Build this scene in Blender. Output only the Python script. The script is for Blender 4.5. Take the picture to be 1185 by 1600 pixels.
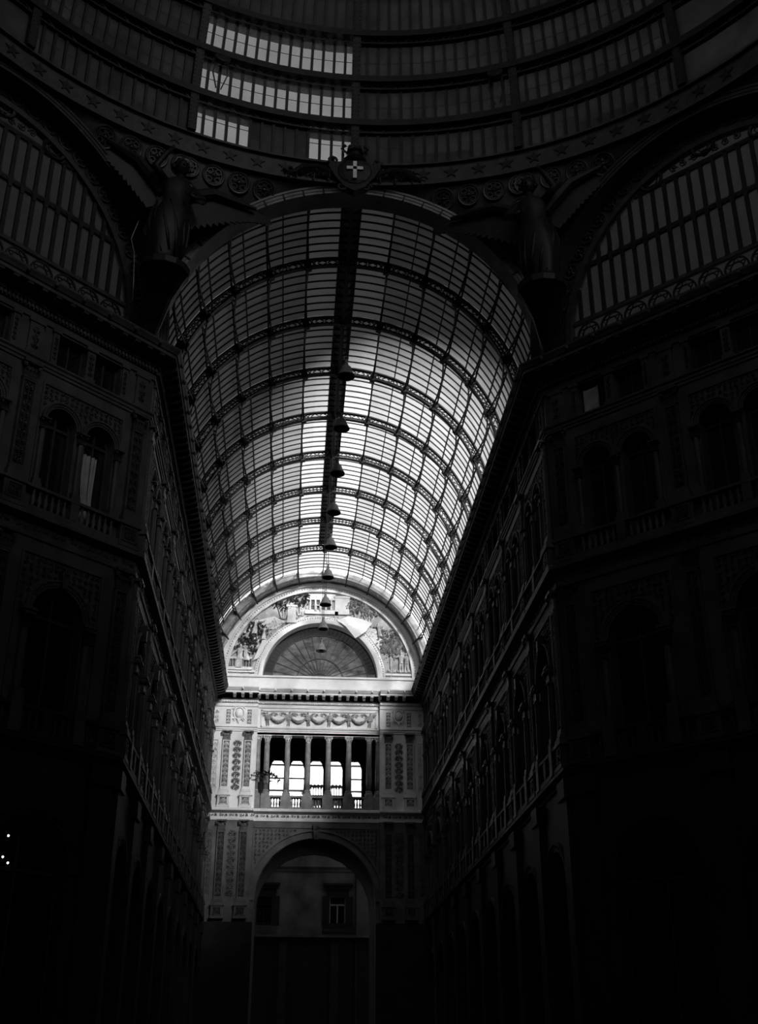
import bpy, math, random
from math import sin, cos, tan, pi, radians, sqrt, atan2, hypot
from mathutils import Matrix, Vector

random.seed(7)
scene = bpy.context.scene
for _o in list(bpy.data.objects):
    bpy.data.objects.remove(_o)
COL = scene.collection

# ------------------------------------------------------------------ camera
F_PX, PITCH, YAW, ROLL = 1810.0, 0.4528, 0.0739, 0.0012
CAM = Vector((-1.6644, -36.2507, 1.6))
_fw = Vector((sin(YAW) * cos(PITCH), cos(YAW) * cos(PITCH), sin(PITCH)))
_rt = Vector((cos(YAW), -sin(YAW), 0))
_up = _rt.cross(_fw)
_r2 = _rt * cos(ROLL) + _up * sin(ROLL)
_u2 = _up * cos(ROLL) - _rt * sin(ROLL)
cam_d = bpy.data.cameras.new('camera')
cam_d.sensor_fit = 'AUTO'
cam_d.sensor_width = 36.0
cam_d.lens = F_PX * 36.0 / 1600.0
cam_d.clip_end = 600
cam = bpy.data.objects.new('camera', cam_d)
COL.objects.link(cam)
cam.matrix_world = Matrix(((_r2.x, _u2.x, -_fw.x, CAM.x), (_r2.y, _u2.y, -_fw.y, CAM.y), (_r2.z, _u2.z, -_fw.z, CAM.z), (0, 0, 0, 1)))
scene.camera = cam

# ------------------------------------------------------------------ light
SUN_EL, SUN_AZ = radians(26), radians(23)      # azimuth: from behind the camera towards the right
SUN_E, SKY_E = 122.0, 0.175
SUN = Vector((cos(SUN_EL) * sin(SUN_AZ), -cos(SUN_EL) * cos(SUN_AZ), sin(SUN_EL)))
world = bpy.data.worlds.new('sky')
scene.world = world
world.use_nodes = True
nt = world.node_tree
nt.nodes.clear()
sky = nt.nodes.new('ShaderNodeTexSky')
sky.sky_type = 'NISHITA'
sky.sun_disc = False
sky.sun_elevation = SUN_EL
sky.sun_rotation = atan2(SUN.x, SUN.y)
bw = nt.nodes.new('ShaderNodeRGBToBW')
bg = nt.nodes.new('ShaderNodeBackground')
bg.inputs['Strength'].default_value = SKY_E
wo = nt.nodes.new('ShaderNodeOutputWorld')
nt.links.new(sky.outputs[0], bw.inputs[0])
nt.links.new(bw.outputs[0], bg.inputs['Color'])
nt.links.new(bg.outputs[0], wo.inputs[0])
sun_d = bpy.data.lights.new('sun', 'SUN')
sun_d.energy = SUN_E
sun_d.angle = radians(11)       # hazy sun
sun_o = bpy.data.objects.new('sun', sun_d)
COL.objects.link(sun_o)
sun_o.rotation_euler = SUN.to_track_quat('Z', 'Y').to_euler()
sun_o.location = SUN * 120
scene.view_settings.view_transform = 'Standard'
scene.view_settings.look = 'None'
scene.view_settings.gamma = 1
scene.view_settings.exposure = 0
scene.view_settings.use_curve_mapping = False

# ------------------------------------------------------------------ materials
def mat(name, c, rough=0.8, var=0.35, scale=2.0, bump=0.0, metal=0.0, spec=0.2):
    m = bpy.data.materials.new(name)
    m.use_nodes = True
    t = m.node_tree
    b = t.nodes['Principled BSDF']
    b.inputs['Roughness'].default_value = rough
    b.inputs['Metallic'].default_value = metal
    b.inputs['Specular IOR Level'].default_value = spec
    g = t.nodes.new('ShaderNodeNewGeometry')
    n = t.nodes.new('ShaderNodeTexNoise')
    n.inputs['Scale'].default_value = scale
    n.inputs['Detail'].default_value = 5
    t.links.new(g.outputs['Position'], n.inputs['Vector'])
    r = t.nodes.new('ShaderNodeMapRange')
    r.inputs['From Min'].default_value = 0.3
    r.inputs['From Max'].default_value = 0.7
    r.inputs['To Min'].default_value = c * (1 - var)
    r.inputs['To Max'].default_value = c * (1 + var)
    t.links.new(n.outputs[0], r.inputs['Value'])
    t.links.new(r.outputs[0], b.inputs['Base Color'])
    if bump:
        bu = t.nodes.new('ShaderNodeBump')
        bu.inputs['Strength'].default_value = bump
        bu.inputs['Distance'].default_value = 0.05
        t.links.new(n.outputs[0], bu.inputs['Height'])
        t.links.new(bu.outputs[0], b.inputs['Normal'])
    return m

def glass(name, T, tau, rho, dirt=0.35, scale=(0.5, 0.5, 0.5)):
    """thin dusty glass: clear share T, milky transmission tau, dust reflection rho"""
    m = bpy.data.materials.new(name)
    m.use_nodes = True
    t = m.node_tree
    t.nodes.clear()
    out = t.nodes.new('ShaderNodeOutputMaterial')
    g = t.nodes.new('ShaderNodeNewGeometry')
    mp = t.nodes.new('ShaderNodeMapping')
    mp.inputs['Scale'].default_value = scale
    t.links.new(g.outputs['Position'], mp.inputs['Vector'])
    n = t.nodes.new('ShaderNodeTexNoise')
    n.inputs['Scale'].default_value = 1.6
    n.inputs['Detail'].default_value = 6
    t.links.new(mp.outputs[0], n.inputs['Vector'])
    sh = []
    for typ, w in (('ShaderNodeBsdfTransparent', T), ('ShaderNodeBsdfTranslucent', tau), ('ShaderNodeBsdfDiffuse', rho)):
        s = t.nodes.new(typ)
        r = t.nodes.new('ShaderNodeMapRange')
        r.inputs['From Min'].default_value = 0.3
        r.inputs['From Max'].default_value = 0.7
        r.inputs['To Min'].default_value = w * (1 - dirt)
        r.inputs['To Max'].default_value = w
        t.links.new(n.outputs[0], r.inputs['Value'])
        t.links.new(r.outputs[0], s.inputs['Color'])
        sh.append(s)
    a = t.nodes.new('ShaderNodeAddShader')
    b = t.nodes.new('ShaderNodeAddShader')
    t.links.new(sh[0].outputs[0], a.inputs[0])
    t.links.new(sh[1].outputs[0], a.inputs[1])
    t.links.new(a.outputs[0], b.inputs[0])
    t.links.new(sh[2].outputs[0], b.inputs[1])
    t.links.new(b.outputs[0], out.inputs['Surface'])
    return m

def emit(name, e):
    m = bpy.data.materials.new(name)
    m.use_nodes = True
    t = m.node_tree
    t.nodes.clear()
    s = t.nodes.new('ShaderNodeEmission')
    s.inputs['Strength'].default_value = e
    o = t.nodes.new('ShaderNodeOutputMaterial')
    t.links.new(s.outputs[0], o.inputs[0])
    return m

M = {
    'stone': mat('shaded_marble', 0.058, 0.55, 0.4, 1.2, spec=0.25),  # shade of the side walls put into the colour; end wall is the same stone
    'relief': mat('dark_bronze_relief', 0.04, 0.45, 0.5, 3.0, spec=0.4),  # even dark tone for the carving
    'pale': mat('pale_stucco', 0.74, 0.75, 0.12, 1.3),  # lit copy of the gallery stone, brightness put into the colour
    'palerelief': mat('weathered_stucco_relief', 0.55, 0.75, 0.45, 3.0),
    'lowstone': mat('shaded_storey_stone', 0.12, 0.7, 0.3, 1.3),  # end wall's fade towards the bottom put into the colour
    'lowrelief': mat('shaded_carved_stone', 0.09, 0.7, 0.5, 3.0),  # carving with the same downward fade put into its colour
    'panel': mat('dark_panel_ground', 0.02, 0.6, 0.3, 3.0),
    'panelp': mat('grey_panel_ground', 0.13, 0.7, 0.4, 4.0),
    'field': mat('grey_tympanum_field', 0.42, 0.8, 0.35, 1.5),
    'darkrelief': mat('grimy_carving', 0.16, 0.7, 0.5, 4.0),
    'strip': mat('weathered_strip_stucco', 0.4, 0.8, 0.3, 2.0),
    'archstone': mat('grey_painted_arch', 0.2, 0.6, 0.3, 1.5),
    'swag': mat('grey_garland_stucco', 0.3, 0.75, 0.4, 4.0),
    'boards': mat('grey_boards', 0.45, 0.8, 0.4, 2.5),
    'grey': mat('grey_granite', 0.22, 0.5, 0.3, 3.0),
    'iron': mat('painted_iron', 0.018, 0.5, 0.3, 4.0),
    'plate': mat('riveted_iron_plate', 0.045, 0.5, 0.3, 3.0),
    'bronze': mat('dark_bronze', 0.012, 0.5, 0.3, 4.0),
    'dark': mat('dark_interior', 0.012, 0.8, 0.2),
    'wood': mat('dark_boards', 0.03, 0.7, 0.4, 2.5),
    'lamp': mat('lamp_enamel', 0.16, 0.45, 0.3, 4.0),
    'floor': mat('dark_marble_floor', 0.03, 0.4, 0.5, 0.6),
    'white': mat('white_paint', 0.75, 0.7, 0.15, 3.0),
    'base': mat('shaded_ground_storey_stone', 0.022, 0.6, 0.4, 1.2),  # gloom near the floor put into the colour
    'street': mat('street_stucco', 0.09, 0.85, 0.5, 0.7),
    'sunny': mat('sunlit_stucco', 0.09, 0.85, 0.08, 0.7),
    'sheet': mat('white_sheet', 0.8, 0.8, 0.06, 2.0),
    'leaf': mat('dark_leaf', 0.02, 0.6, 0.3, 4.0),
    'cloth': mat('curtain_cloth', 0.35, 0.9, 0.2, 3.0),
    'gl_vault': glass('milky_vault_glass', 0.042, 0.046, 0.30, 0.3, (0.25, 1.2, 0.6)),
    'gl_ridge': glass('clear_ridge_glass', 0.07, 0.075, 0.26, 0.2, (0.25, 1.2, 0.6)),
    'gl_dome': glass('grimy_dome_glass', 0.004, 0.022, 0.04, 0.5),
    'gl_bright': glass('lit_sector_dome_glass', 0.9, 0.04, 0.05, 0.15),  # clearer panes that give one dome sector its sunlit look
    'gl_lunette': glass('grimy_lunette_glass', 0.022, 0.022, 0.02, 0.2),
    'gl_fan': glass('dusty_fan_glass', 0.03, 0.04, 0.14, 0.7, (1.2, 1.2, 2.5)),
    'gl_win': mat('dark_window_glass', 0.006, 0.15, 0.2, 2.0, spec=0.5),
    'bulb': emit('lit_bulb', 6.0),
}

# ------------------------------------------------------------------ mesh builder
class MB:
    def __init__(s):
        s.v, s.f = [], []
    def add(s, vs, fs):
        k = len(s.v)
        s.v += [tuple(p) for p in vs]
        s.f += [tuple(i + k for i in f) for f in fs]
        return s
    def merge(s, o, Mx=None):
        return s.add([Mx @ Vector(p) for p in o.v] if Mx else o.v, o.f)
    def box(s, x0, x1, y0, y1, z0, z1):
        return s.add([(x0, y0, z0), (x1, y0, z0), (x1, y1, z0), (x0, y1, z0), (x0, y0, z1), (x1, y0, z1), (x1, y1, z1), (x0, y1, z1)],
                     [(0, 3, 2, 1), (4, 5, 6, 7), (0, 1, 5, 4), (1, 2, 6, 5), (2, 3, 7, 6), (3, 0, 4, 7)])
    def frustum(s, x0, x1, z0, z1, y0, y1, b):
        """a block whose front (y0) is smaller by b on each side"""
        return s.add([(x0 + b, y0, z0 + b), (x1 - b, y0, z0 + b), (x1, y1, z0), (x0, y1, z0), (x0 + b, y0, z1 - b), (x1 - b, y0, z1 - b), (x1, y1, z1), (x0, y1, z1)],
                     [(0, 3, 2, 1), (4, 5, 6, 7), (0, 1, 5, 4), (1, 2, 6, 5), (2, 3, 7, 6), (3, 0, 4, 7)])
    def poly(s, pts, y0, y1):
        n = len(pts)
        vs = [(x, y0, z) for x, z in pts] + [(x, y1, z) for x, z in pts]
        fs = [tuple(range(n)), tuple(range(2 * n - 1, n - 1, -1))] + [(i, n + i, n + (i + 1) % n, (i + 1) % n) for i in range(n)]
        return s.add(vs, fs)
    def tube(s, pts, r, n=5, closed=False, rs=None, flat=1.0):
        pts = [Vector(p) for p in pts]
        k = len(pts)
        vs, fs = [], []
        for i, p in enumerate(pts):
            a = pts[i - 1] if (i or closed) else p
            b = pts[(i + 1) % k] if (i < k - 1 or closed) else p
            d = (b - a)
            d = d.normalized() if d.length > 1e-9 else Vector((0, 0, 1))
            ref = Vector((0, 1, 0)) if abs(d.y) < 0.9 else Vector((1, 0, 0))
            u = d.cross(ref).normalized()
            w = u.cross(d).normalized()
            rr = rs[i] if rs else r
            for j in range(n):
                t = 2 * pi * (j + 0.5) / n
                vs.append(p + u * (rr * cos(t)) + w * (rr * sin(t) * flat))
        for i in range(k if closed else k - 1):
            for j in range(n):
                a, b = i * n + j, i * n + (j + 1) % n
                c, d = ((i + 1) % k) * n + j, ((i + 1) % k) * n + (j + 1) % n
                fs.append((a, b, d, c))
        if not closed:
            fs += [tuple(range(n - 1, -1, -1)), tuple(range((k - 1) * n, k * n))]
        return s.add(vs, fs)
    def lathe(s, prof, n=10, cx=0, cy=0, cz=0):
        vs, fs = [], []
        for r, z in prof:
            for j in range(n):
                t = 2 * pi * j / n
                vs.append((cx + r * cos(t), cy + r * sin(t), cz + z))
        for i in range(len(prof) - 1):
            for j in range(n):
                a, b = i * n + j, i * n + (j + 1) % n
                fs.append((a, b, b + n, a + n))
        fs += [tuple(range(n - 1, -1, -1)), tuple(range((len(prof) - 1) * n, len(prof) * n))]
        return s.add(vs, fs)
    def loft(s, rings, n=14, fold=0.0, nf=7):
        """rings: (center, rx, ry); a continuous body, folded like drapery when fold > 0"""
        vs, fs = [], []
        for i, (c, rx, ry) in enumerate(rings):
            for j in range(n):
                t = 2 * pi * j / n
                k = 1 + fold * sin(nf * t + i * 0.35)
                vs.append((c[0] + rx * k * cos(t), c[1] + ry * k * sin(t), c[2]))
        for i in range(len(rings) - 1):
            for j in range(n):
                a, b = i * n + j, i * n + (j + 1) % n
                fs.append((a, b, b + n, a + n))
        fs += [tuple(range(n - 1, -1, -1)), tuple(range((len(rings) - 1) * n, len(rings) * n))]
        return s.add(vs, fs)
    def ball(s, c, rx, ry=None, rz=None, n=8, m=5):
        ry = ry or rx
        rz = rz or rx
        vs = [(c[0], c[1], c[2] - rz)]
        for i in range(1, m):
            a = -pi / 2 + pi * i / m
            for j in range(n):
                t = 2 * pi * j / n
                vs.append((c[0] + rx * cos(a) * cos(t), c[1] + ry * cos(a) * sin(t), c[2] + rz * sin(a)))
        vs.append((c[0], c[1], c[2] + rz))
        fs = []
        for j in range(n):
            fs.append((0, 1 + (j + 1) % n, 1 + j))
            fs.append((len(vs) - 1, len(vs) - 1 - n + j, len(vs) - 1 - n + (j + 1) % n))
        for i in range(m - 2):
            for j in range(n):
                a, b = 1 + i * n + j, 1 + i * n + (j + 1) % n
                fs.append((a, b, b + n, a + n))
        return s.add(vs, fs)
    def arc(s, cx, cz, r0, r1, y0, y1, a0=0.0, a1=pi, n=24):
        """band of an arch in the XZ plane; angles from +X"""
        vs, fs = [], []
        for i in range(n + 1):
            a = a0 + (a1 - a0) * i / n
            c, d = cos(a), sin(a)
            vs += [(cx + r0 * c, y0, cz + r0 * d), (cx + r1 * c, y0, cz + r1 * d), (cx + r1 * c, y1, cz + r1 * d), (cx + r0 * c, y1, cz + r0 * d)]
        for i in range(n):
            k = 4 * i
            fs += [(k, k + 4, k + 5, k + 1), (k + 1, k + 5, k + 6, k + 2), (k + 2, k + 6, k + 7, k + 3), (k + 3, k + 7, k + 4, k)]
        fs += [(0, 1, 2, 3), (4 * n + 3, 4 * n + 2, 4 * n + 1, 4 * n)]
        return s.add(vs, fs)
    def sweep(s, prof, x0, x1, k0=0.0, k1=0.0):
        """moulding: closed profile of (offset towards the viewer, z) from x0 to x1, mitred by k0 / k1"""
        n = len(prof)
        vs = [(x0 + k0 * o, -o, z) for o, z in prof] + [(x1 + k1 * o, -o, z) for o, z in prof]
        fs = [(i, (i + 1) % n, n + (i + 1) % n, n + i) for i in range(n)]
        fs += [tuple(range(n - 1, -1, -1)), tuple(range(n, 2 * n))]
        return s.add(vs, fs)
    def spiral(s, cx, cz, r, turns=1.6, a0=0.0, sgn=1, y=-0.03, th=0.03, k=14, n=4):
        pts, rs = [], []
        for i in range(k + 1):
            t = i / k
            rr = r * (1 - 0.85 * t)
            a = a0 + sgn * 2 * pi * turns * t
            pts.append((cx + rr * cos(a), y, cz + rr * sin(a)))
            rs.append(th * (1 - 0.45 * t))
        s.tube(pts, th, n, rs=rs)
        return s.ball((cx, y - th * 0.5, cz), th * 1.5, n=5, m=3)
    def leaf(s, x, z, L, w, ang, y=-0.03, t=0.035):
        c, d = cos(ang), sin(ang)
        P = lambda a, b, yy: (x + a * c - b * d, yy, z + a * d + b * c)
        return s.add([P(0, 0, y), P(L * .45, w / 2, y), P(L, 0, y), P(L * .45, -w / 2, y), P(L * .45, 0, y - t)], [(0, 4, 1), (1, 4, 2), (2, 4, 3), (3, 4, 0)])
    def star(s, cx, cz, R, r, y0, y1):
        pts = []
        for i in range(10):
            a = pi / 2 + i * pi / 5
            q = R if i % 2 == 0 else r
            pts.append((cx + q * cos(a), cz + q * sin(a)))
        return s.poly(pts, y0, y1)
    def mesh(s, name, smooth=False):
        me = bpy.data.meshes.new(name)
        me.from_pydata(s.v, [], s.f)
        if smooth:
            me.polygons.foreach_set('use_smooth', [True] * len(me.polygons))
        me.update()
        return me

def put(name, me, m, parent=None, Mx=None, loc=None, kind=None, label=None, cat=None, group=None, smooth=False):
    if isinstance(me, MB):
        me = me.mesh(name, smooth)
    if me is not None and m is not None and not me.materials:
        me.materials.append(M[m])
    o = bpy.data.objects.new(name, me)
    COL.objects.link(o)
    if parent is not None:
        o.parent = parent
    if Mx is not None:
        o.matrix_local = Mx
    elif loc is not None:
        o.location = loc
    if kind:
        o['kind'] = kind
    if label:
        o['label'] = label
    if cat:
        o['category'] = cat
    if group:
        o['group'] = group
    return o

def frame(origin, ang):
    return Matrix.Translation(Vector(origin)) @ Matrix.Rotation(ang, 4, 'Z')

TX = lambda x, y=0, z=0: Matrix.Translation((x, y, z))

# ------------------------------------------------------------------ dimensions
WALL = 7.25                    # half width of the arm
T8 = tan(radians(22.5))
Y0 = 0.39                      # arm walls begin here (octagon corner)
YE = 42.0                      # end wall
CY = Y0 - WALL / T8            # centre of the octagon
APO = WALL / T8
BAY = 4.463
ZC = 26.75                     # springing centre of all arches
RIB0 = 5.38                    # first vault rib
R_IN, R_OUT, R_GL = 7.27, 7.72, 7.80
SEG = 13.75                    # degrees between purlins

# ================================================================== STRUCTURE
put('floor', MB().box(-60, 60, -75, 58, -0.3, 0), 'floor', kind='structure', label='dark polished marble floor of the arcade')

def wall_panel(mb, x0, x1, z0, z1, ops, dep=0.45, y=0.0):
    """front wall face with openings (cx, half, sill, spring, arched) and their reveals"""
    xs = {x0, x1}
    for cx, h, zs, zp, ar in ops:
        for i in range(13 if ar else 2):
            xs.add(cx - h * cos(pi * i / 12) if ar else cx - h + 2 * h * i)
    xs = sorted(xs)
    def top(cx, h, zp, ar, x):
        return zp + (sqrt(max(0, h * h - (x - cx) ** 2)) if ar else 0)
    for a, b in zip(xs, xs[1:]):
        if b - a < 1e-6:
            continue
        mid = (a + b) / 2
        op = next((o for o in ops if abs(mid - o[0]) < o[1]), None)
        if op is None:
            mb.add([(a, y, z0), (b, y, z0), (b, y, z1), (a, y, z1)], [(0, 1, 2, 3)])
        else:
            cx, h, zs, zp, ar = op
            ta, tb = top(cx, h, zp, ar, a), top(cx, h, zp, ar, b)
            if zs > z0 + 1e-6:
                mb.add([(a, y, z0), (b, y, z0), (b, y, zs), (a, y, zs)], [(0, 1, 2, 3)])
                mb.add([(a, y, zs), (b, y, zs), (b, y + dep, zs), (a, y + dep, zs)], [(0, 1, 2, 3)])
            mb.add([(a, y, ta), (b, y, tb), (b, y, z1), (a, y, z1)], [(0, 1, 2, 3)])
            mb.add([(a, y, ta), (b, y, tb), (b, y + dep, tb), (a, y + dep, ta)], [(3, 2, 1, 0)])
    for cx, h, zs, zp, ar in ops:
        for x in (cx - h, cx + h):
            mb.add([(x, y, zs), (x, y + dep, zs), (x, y + dep, zp), (x, y, zp)], [(0, 1, 2, 3) if x < cx else (3, 2, 1, 0)])

# ---- ornament meshes shared by the fronts -------------------------------
def candelabra(w, h, step=None, th=0.022):
    """upright scroll ornament filling a panel w by h, centred on x = 0, from z = 0"""
    mb = MB()
    step = step or w * 0.95
    n = max(1, round(h / step))
    st = h / n
    mb.tube([(0, -0.02, 0.02), (0, -0.02, h - 0.02)], th * 0.9, 4)
    for i in range(n):
        z = (i + 0.5) * st
        for sg in (-1, 1):
            mb.spiral(sg * w * 0.25, z, min(w * 0.22, st * 0.4), 1.4, -pi / 2 if sg > 0 else -pi / 2, sg, -0.02, th, 10)
            mb.leaf(0, z + st * 0.1, w * 0.42, w * 0.16, pi / 2 - sg * 0.75, -0.015, 0.04)
            mb.leaf(sg * w * 0.1, z - st * 0.42, w * 0.34, w * 0.13, pi / 2 - sg * 1.1, -0.015, 0.035)
        mb.ball((0, -0.03, z - st * 0.3), w * 0.09, n=6, m=4)
        for q in range(6):
            mb.leaf(random.uniform(-.32, .32) * w, z + random.uniform(-.4, .4) * st, w * .26, w * .11, random.uniform(0, 6.3), -.012, .05)
    return mb

def scroll_field(inside, x0, x1, z0, z1, cell, th=0.022):
    mb = MB()
    nx, nz = max(1, int((x1 - x0) / cell)), max(1, int((z1 - z0) / cell))
    for i in range(nx):
        for j in range(nz):
            x, z = x0 + (i + .5) * (x1 - x0) / nx, z0 + (j + .5) * (z1 - z0) / nz
            if inside(x, z, cell * .42):
                sg = 1 if (i + j) % 2 else -1
                mb.spiral(x, z, cell * .42, 1.5, random.random() * 6, sg, -0.02, th, 10)
                mb.leaf(x, z, cell * .6, cell * .25, random.random() * 6, -0.02, 0.05)
    return mb

def capital(w, h, dep):
    """corinthian pilaster capital: bell, two rows of leaves, volutes, abacus; x centred, z from 0"""
    mb = MB()
    mb.box(-w * .46, w * .46, -dep * .8, 0, 0, h * .85)
    mb.box(-w * .52, w * .52, -dep * 1.15, 0, 0, h * .08)
    mb.box(-w * .66, w * .66, -dep * 1.9, 0, h * .86, h)
    for row, (zz, hh) in enumerate(((h * .1, h * .4), (h * .38, h * .4))):
        k = 4 - row
        for i in range(k):
            x = (i - (k - 1) / 2) * w * .95 / k
            mb.add([(x - w * .12, -dep * .85, zz), (x + w * .12, -dep * .85, zz), (x + w * .1, -dep * 1.2, zz + hh * .75), (x - w * .1, -dep * 1.2, zz + hh * .75), (x, -dep * 1.75, zz + hh)],
                   [(0, 1, 2, 3), (3, 2, 4)])
    for sg in (-1, 1):
        mb.spiral(sg * w * .5, h * .72, h * .15, 1.3, pi / 2, -sg, -dep * 1.5, h * .045, 8)
    mb.ball((0, -dep * 1.6, h * .88), h * .1, n=6, m=4)
    return mb

BAL_PROF = [(.075, 0), (.075, .05), (.045, .08), (.095, .22), (.06, .36), (.04, .46), (.06, .52), (.045, .55), (.075, .57), (.075, .61)]
MESH = {}
def shared(key, fn, smooth=False):
    if key not in MESH:
        MESH[key] = fn().mesh(key, smooth)
    return MESH[key]

CORNICE = [(0, 24.5), (.06, 24.5), (.06, 24.72), (.12, 24.75), (.12, 24.93), (.2, 24.96), (.22, 25.06), (.24, 25.28), (.78, 25.28), (.78, 25.41), (.83, 25.43), (.87, 25.5), (.94, 25.6), (.95, 25.66), (.3, 25.72), (-.5, 25.72), (-.5, 24.5)]
SILL = [(0, 22.75), (.05, 22.77), (.05, 22.87), (.09, 22.89), (.09, 22.98), (.15, 23.04), (.15, 23.1), (0, 23.14), (-.1, 23.14), (-.1, 22.75)]
STRING = [(0, 16.76), (.05, 16.78), (.06, 16.93), (.03, 16.96), (.03, 17.24), (.1, 17.27), (.3, 17.38), (.3, 17.51), (.24, 17.56), (-.1, 17.6), (-.1, 16.76)]
PLINTH = [(0, 10.2), (.06, 10.22), (.06, 10.34), (.26, 10.44), (.26, 10.55), (0, 10.6), (-.1, 10.6), (-.1, 10.2)]

def pilaster_meshes():
    def shaft(z0, z1, w=.52):
        mb = MB()
        mb.box(-w / 2, w / 2, -.10, 0, z0, z1)
        for a, b, c, d in ((-w / 2, -w / 2 + .07, z0, z1), (w / 2 - .07, w / 2, z0, z1), (-w / 2, w / 2, z0, z0 + .08), (-w / 2, w / 2, z1 - .08, z1)):
            mb.frustum(a, b, c, d, -.15, -.10, .01)
        return mb
    def base(z0, z1, w=.52):
        mb = MB()
        mb.box(-w / 2 - .1, w / 2 + .1, -.26, 0, z0, z0 + (z1 - z0) * .35)
        mb.frustum(-w / 2 - .08, w / 2 + .08, z0 + (z1 - z0) * .35, z0 + (z1 - z0) * .65, -.22, 0, .02)
        mb.box(-w / 2 - .03, w / 2 + .03, -.18, 0, z0 + (z1 - z0) * .65, z1)
        return mb
    def pedestal(z0, z1, w=.78):
        mb = MB()
        mb.box(-w / 2, w / 2, -.22, 0, z0, z1 - .1)
        mb.box(-w / 2 - .06, w / 2 + .06, -.28, 0, z1 - .1, z1)
        mb.box(-w / 2 - .05, w / 2 + .05, -.27, 0, z0, z0 + .14)
        for a, b, c, d in ((-.3, -.24, z0 + .2, z1 - .16), (.24, .3, z0 + .2, z1 - .16), (-.3, .3, z0 + .2, z0 + .25), (-.3, .3, z1 - .21, z1 - .16)):
            mb.box(a, b, -.25, -.22, c, d)
        return mb
    return shaft, base, pedestal
_shaft, _base, _ped = pilaster_meshes()

def add_pilaster(root, x, lo, key, stone='stone', relief='relief', ground='panel'):
    """lo: (pedestal z0, z1, shaft z0, z1, capital z1)"""
    p0, p1, s0, s1, c1 = lo
    p = put('pilaster', shared('pilaster_%s' % key, lambda: _shaft(s0, s1)), stone, root, TX(x))
    put('base', shared('base_%s' % key, lambda: _base(p1, s0)), stone, p)
    put('pedestal', shared('pedestal_%s' % key, lambda: _ped(p0, p1)), stone, p)
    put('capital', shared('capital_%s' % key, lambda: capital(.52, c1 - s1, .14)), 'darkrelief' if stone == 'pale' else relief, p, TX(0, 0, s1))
    put('panel_ground', shared('ground_%s' % key, lambda: MB().box(-.19, .19, -.107, -.1, s0 + .08, s1 - .08).box(-.24, .24, -.226, -.22, p0 + .25, p1 - .21)), ground, p)
    put('carved_scroll', shared('scroll_%s' % key, lambda: candelabra(.36, s1 - s0 - .2)), relief, p, TX(0, -.10, s0 + .1))
    put('carved_panel', shared('pedscroll_%s' % key, lambda: candelabra(.46, p1 - p0 - .44, .4)), relief, p, TX(0, -.22, p0 + .22))
    return p

UP = (17.56, 18.46, 18.9, 22.12, 22.76)
LOW = (10.58, 11.45, 11.85, 16.05, 16.77)

def sash(w, z0, zp, arched, key):
    def fn():
        mb = MB()
        mb.box(-w, -w + .07, -.05, .03, z0, zp)
        mb.box(w - .07, w, -.05, .03, z0, zp)
        mb.box(-w, w, -.05, .03, z0, z0 + .09)
        mb.box(-.035, .035, -.05, .03, z0, zp + (w - .05 if arched else 0))
        mb.box(-w, w, -.05, .03, zp - .06, zp + .04)
        if arched:
            mb.arc(0, zp, w - .07, w, -.05, .03, 0, pi, 12)
        return mb
    return shared('sash_' + key, fn)

def pane_mesh(w, z0, zp, arched, key):
    def fn():
        pts = [(-w, z0), (w, z0), (w, zp)]
        if arched:
            pts += [(w * cos(pi * i / 10), zp + w * sin(pi * i / 10)) for i in range(1, 10)]
        pts += [(-w, zp)]
        return MB().poly(pts, .0, .015)
    return shared('pane_' + key, fn)

def archivolt(r, zp, key, w=.2):
    def fn():
        mb = MB()
        mb.arc(0, zp, r, r + w * .3, -.06, .02, 0, pi, 18)
        mb.arc(0, zp, r + w * .3, r + w * .75, -.09, .0, 0, pi, 18)
        mb.arc(0, zp, r + w * .75, r + w, -.13, .0, 0, pi, 18)
        for i in range(22):
            a = pi * (i + .5) / 22
            mb.ball(((r + w * .52) * cos(a), -.1, zp + (r + w * .52) * sin(a)), w * .12, n=4, m=3)
        return mb
    return shared('archivolt_' + key, fn)

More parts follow.
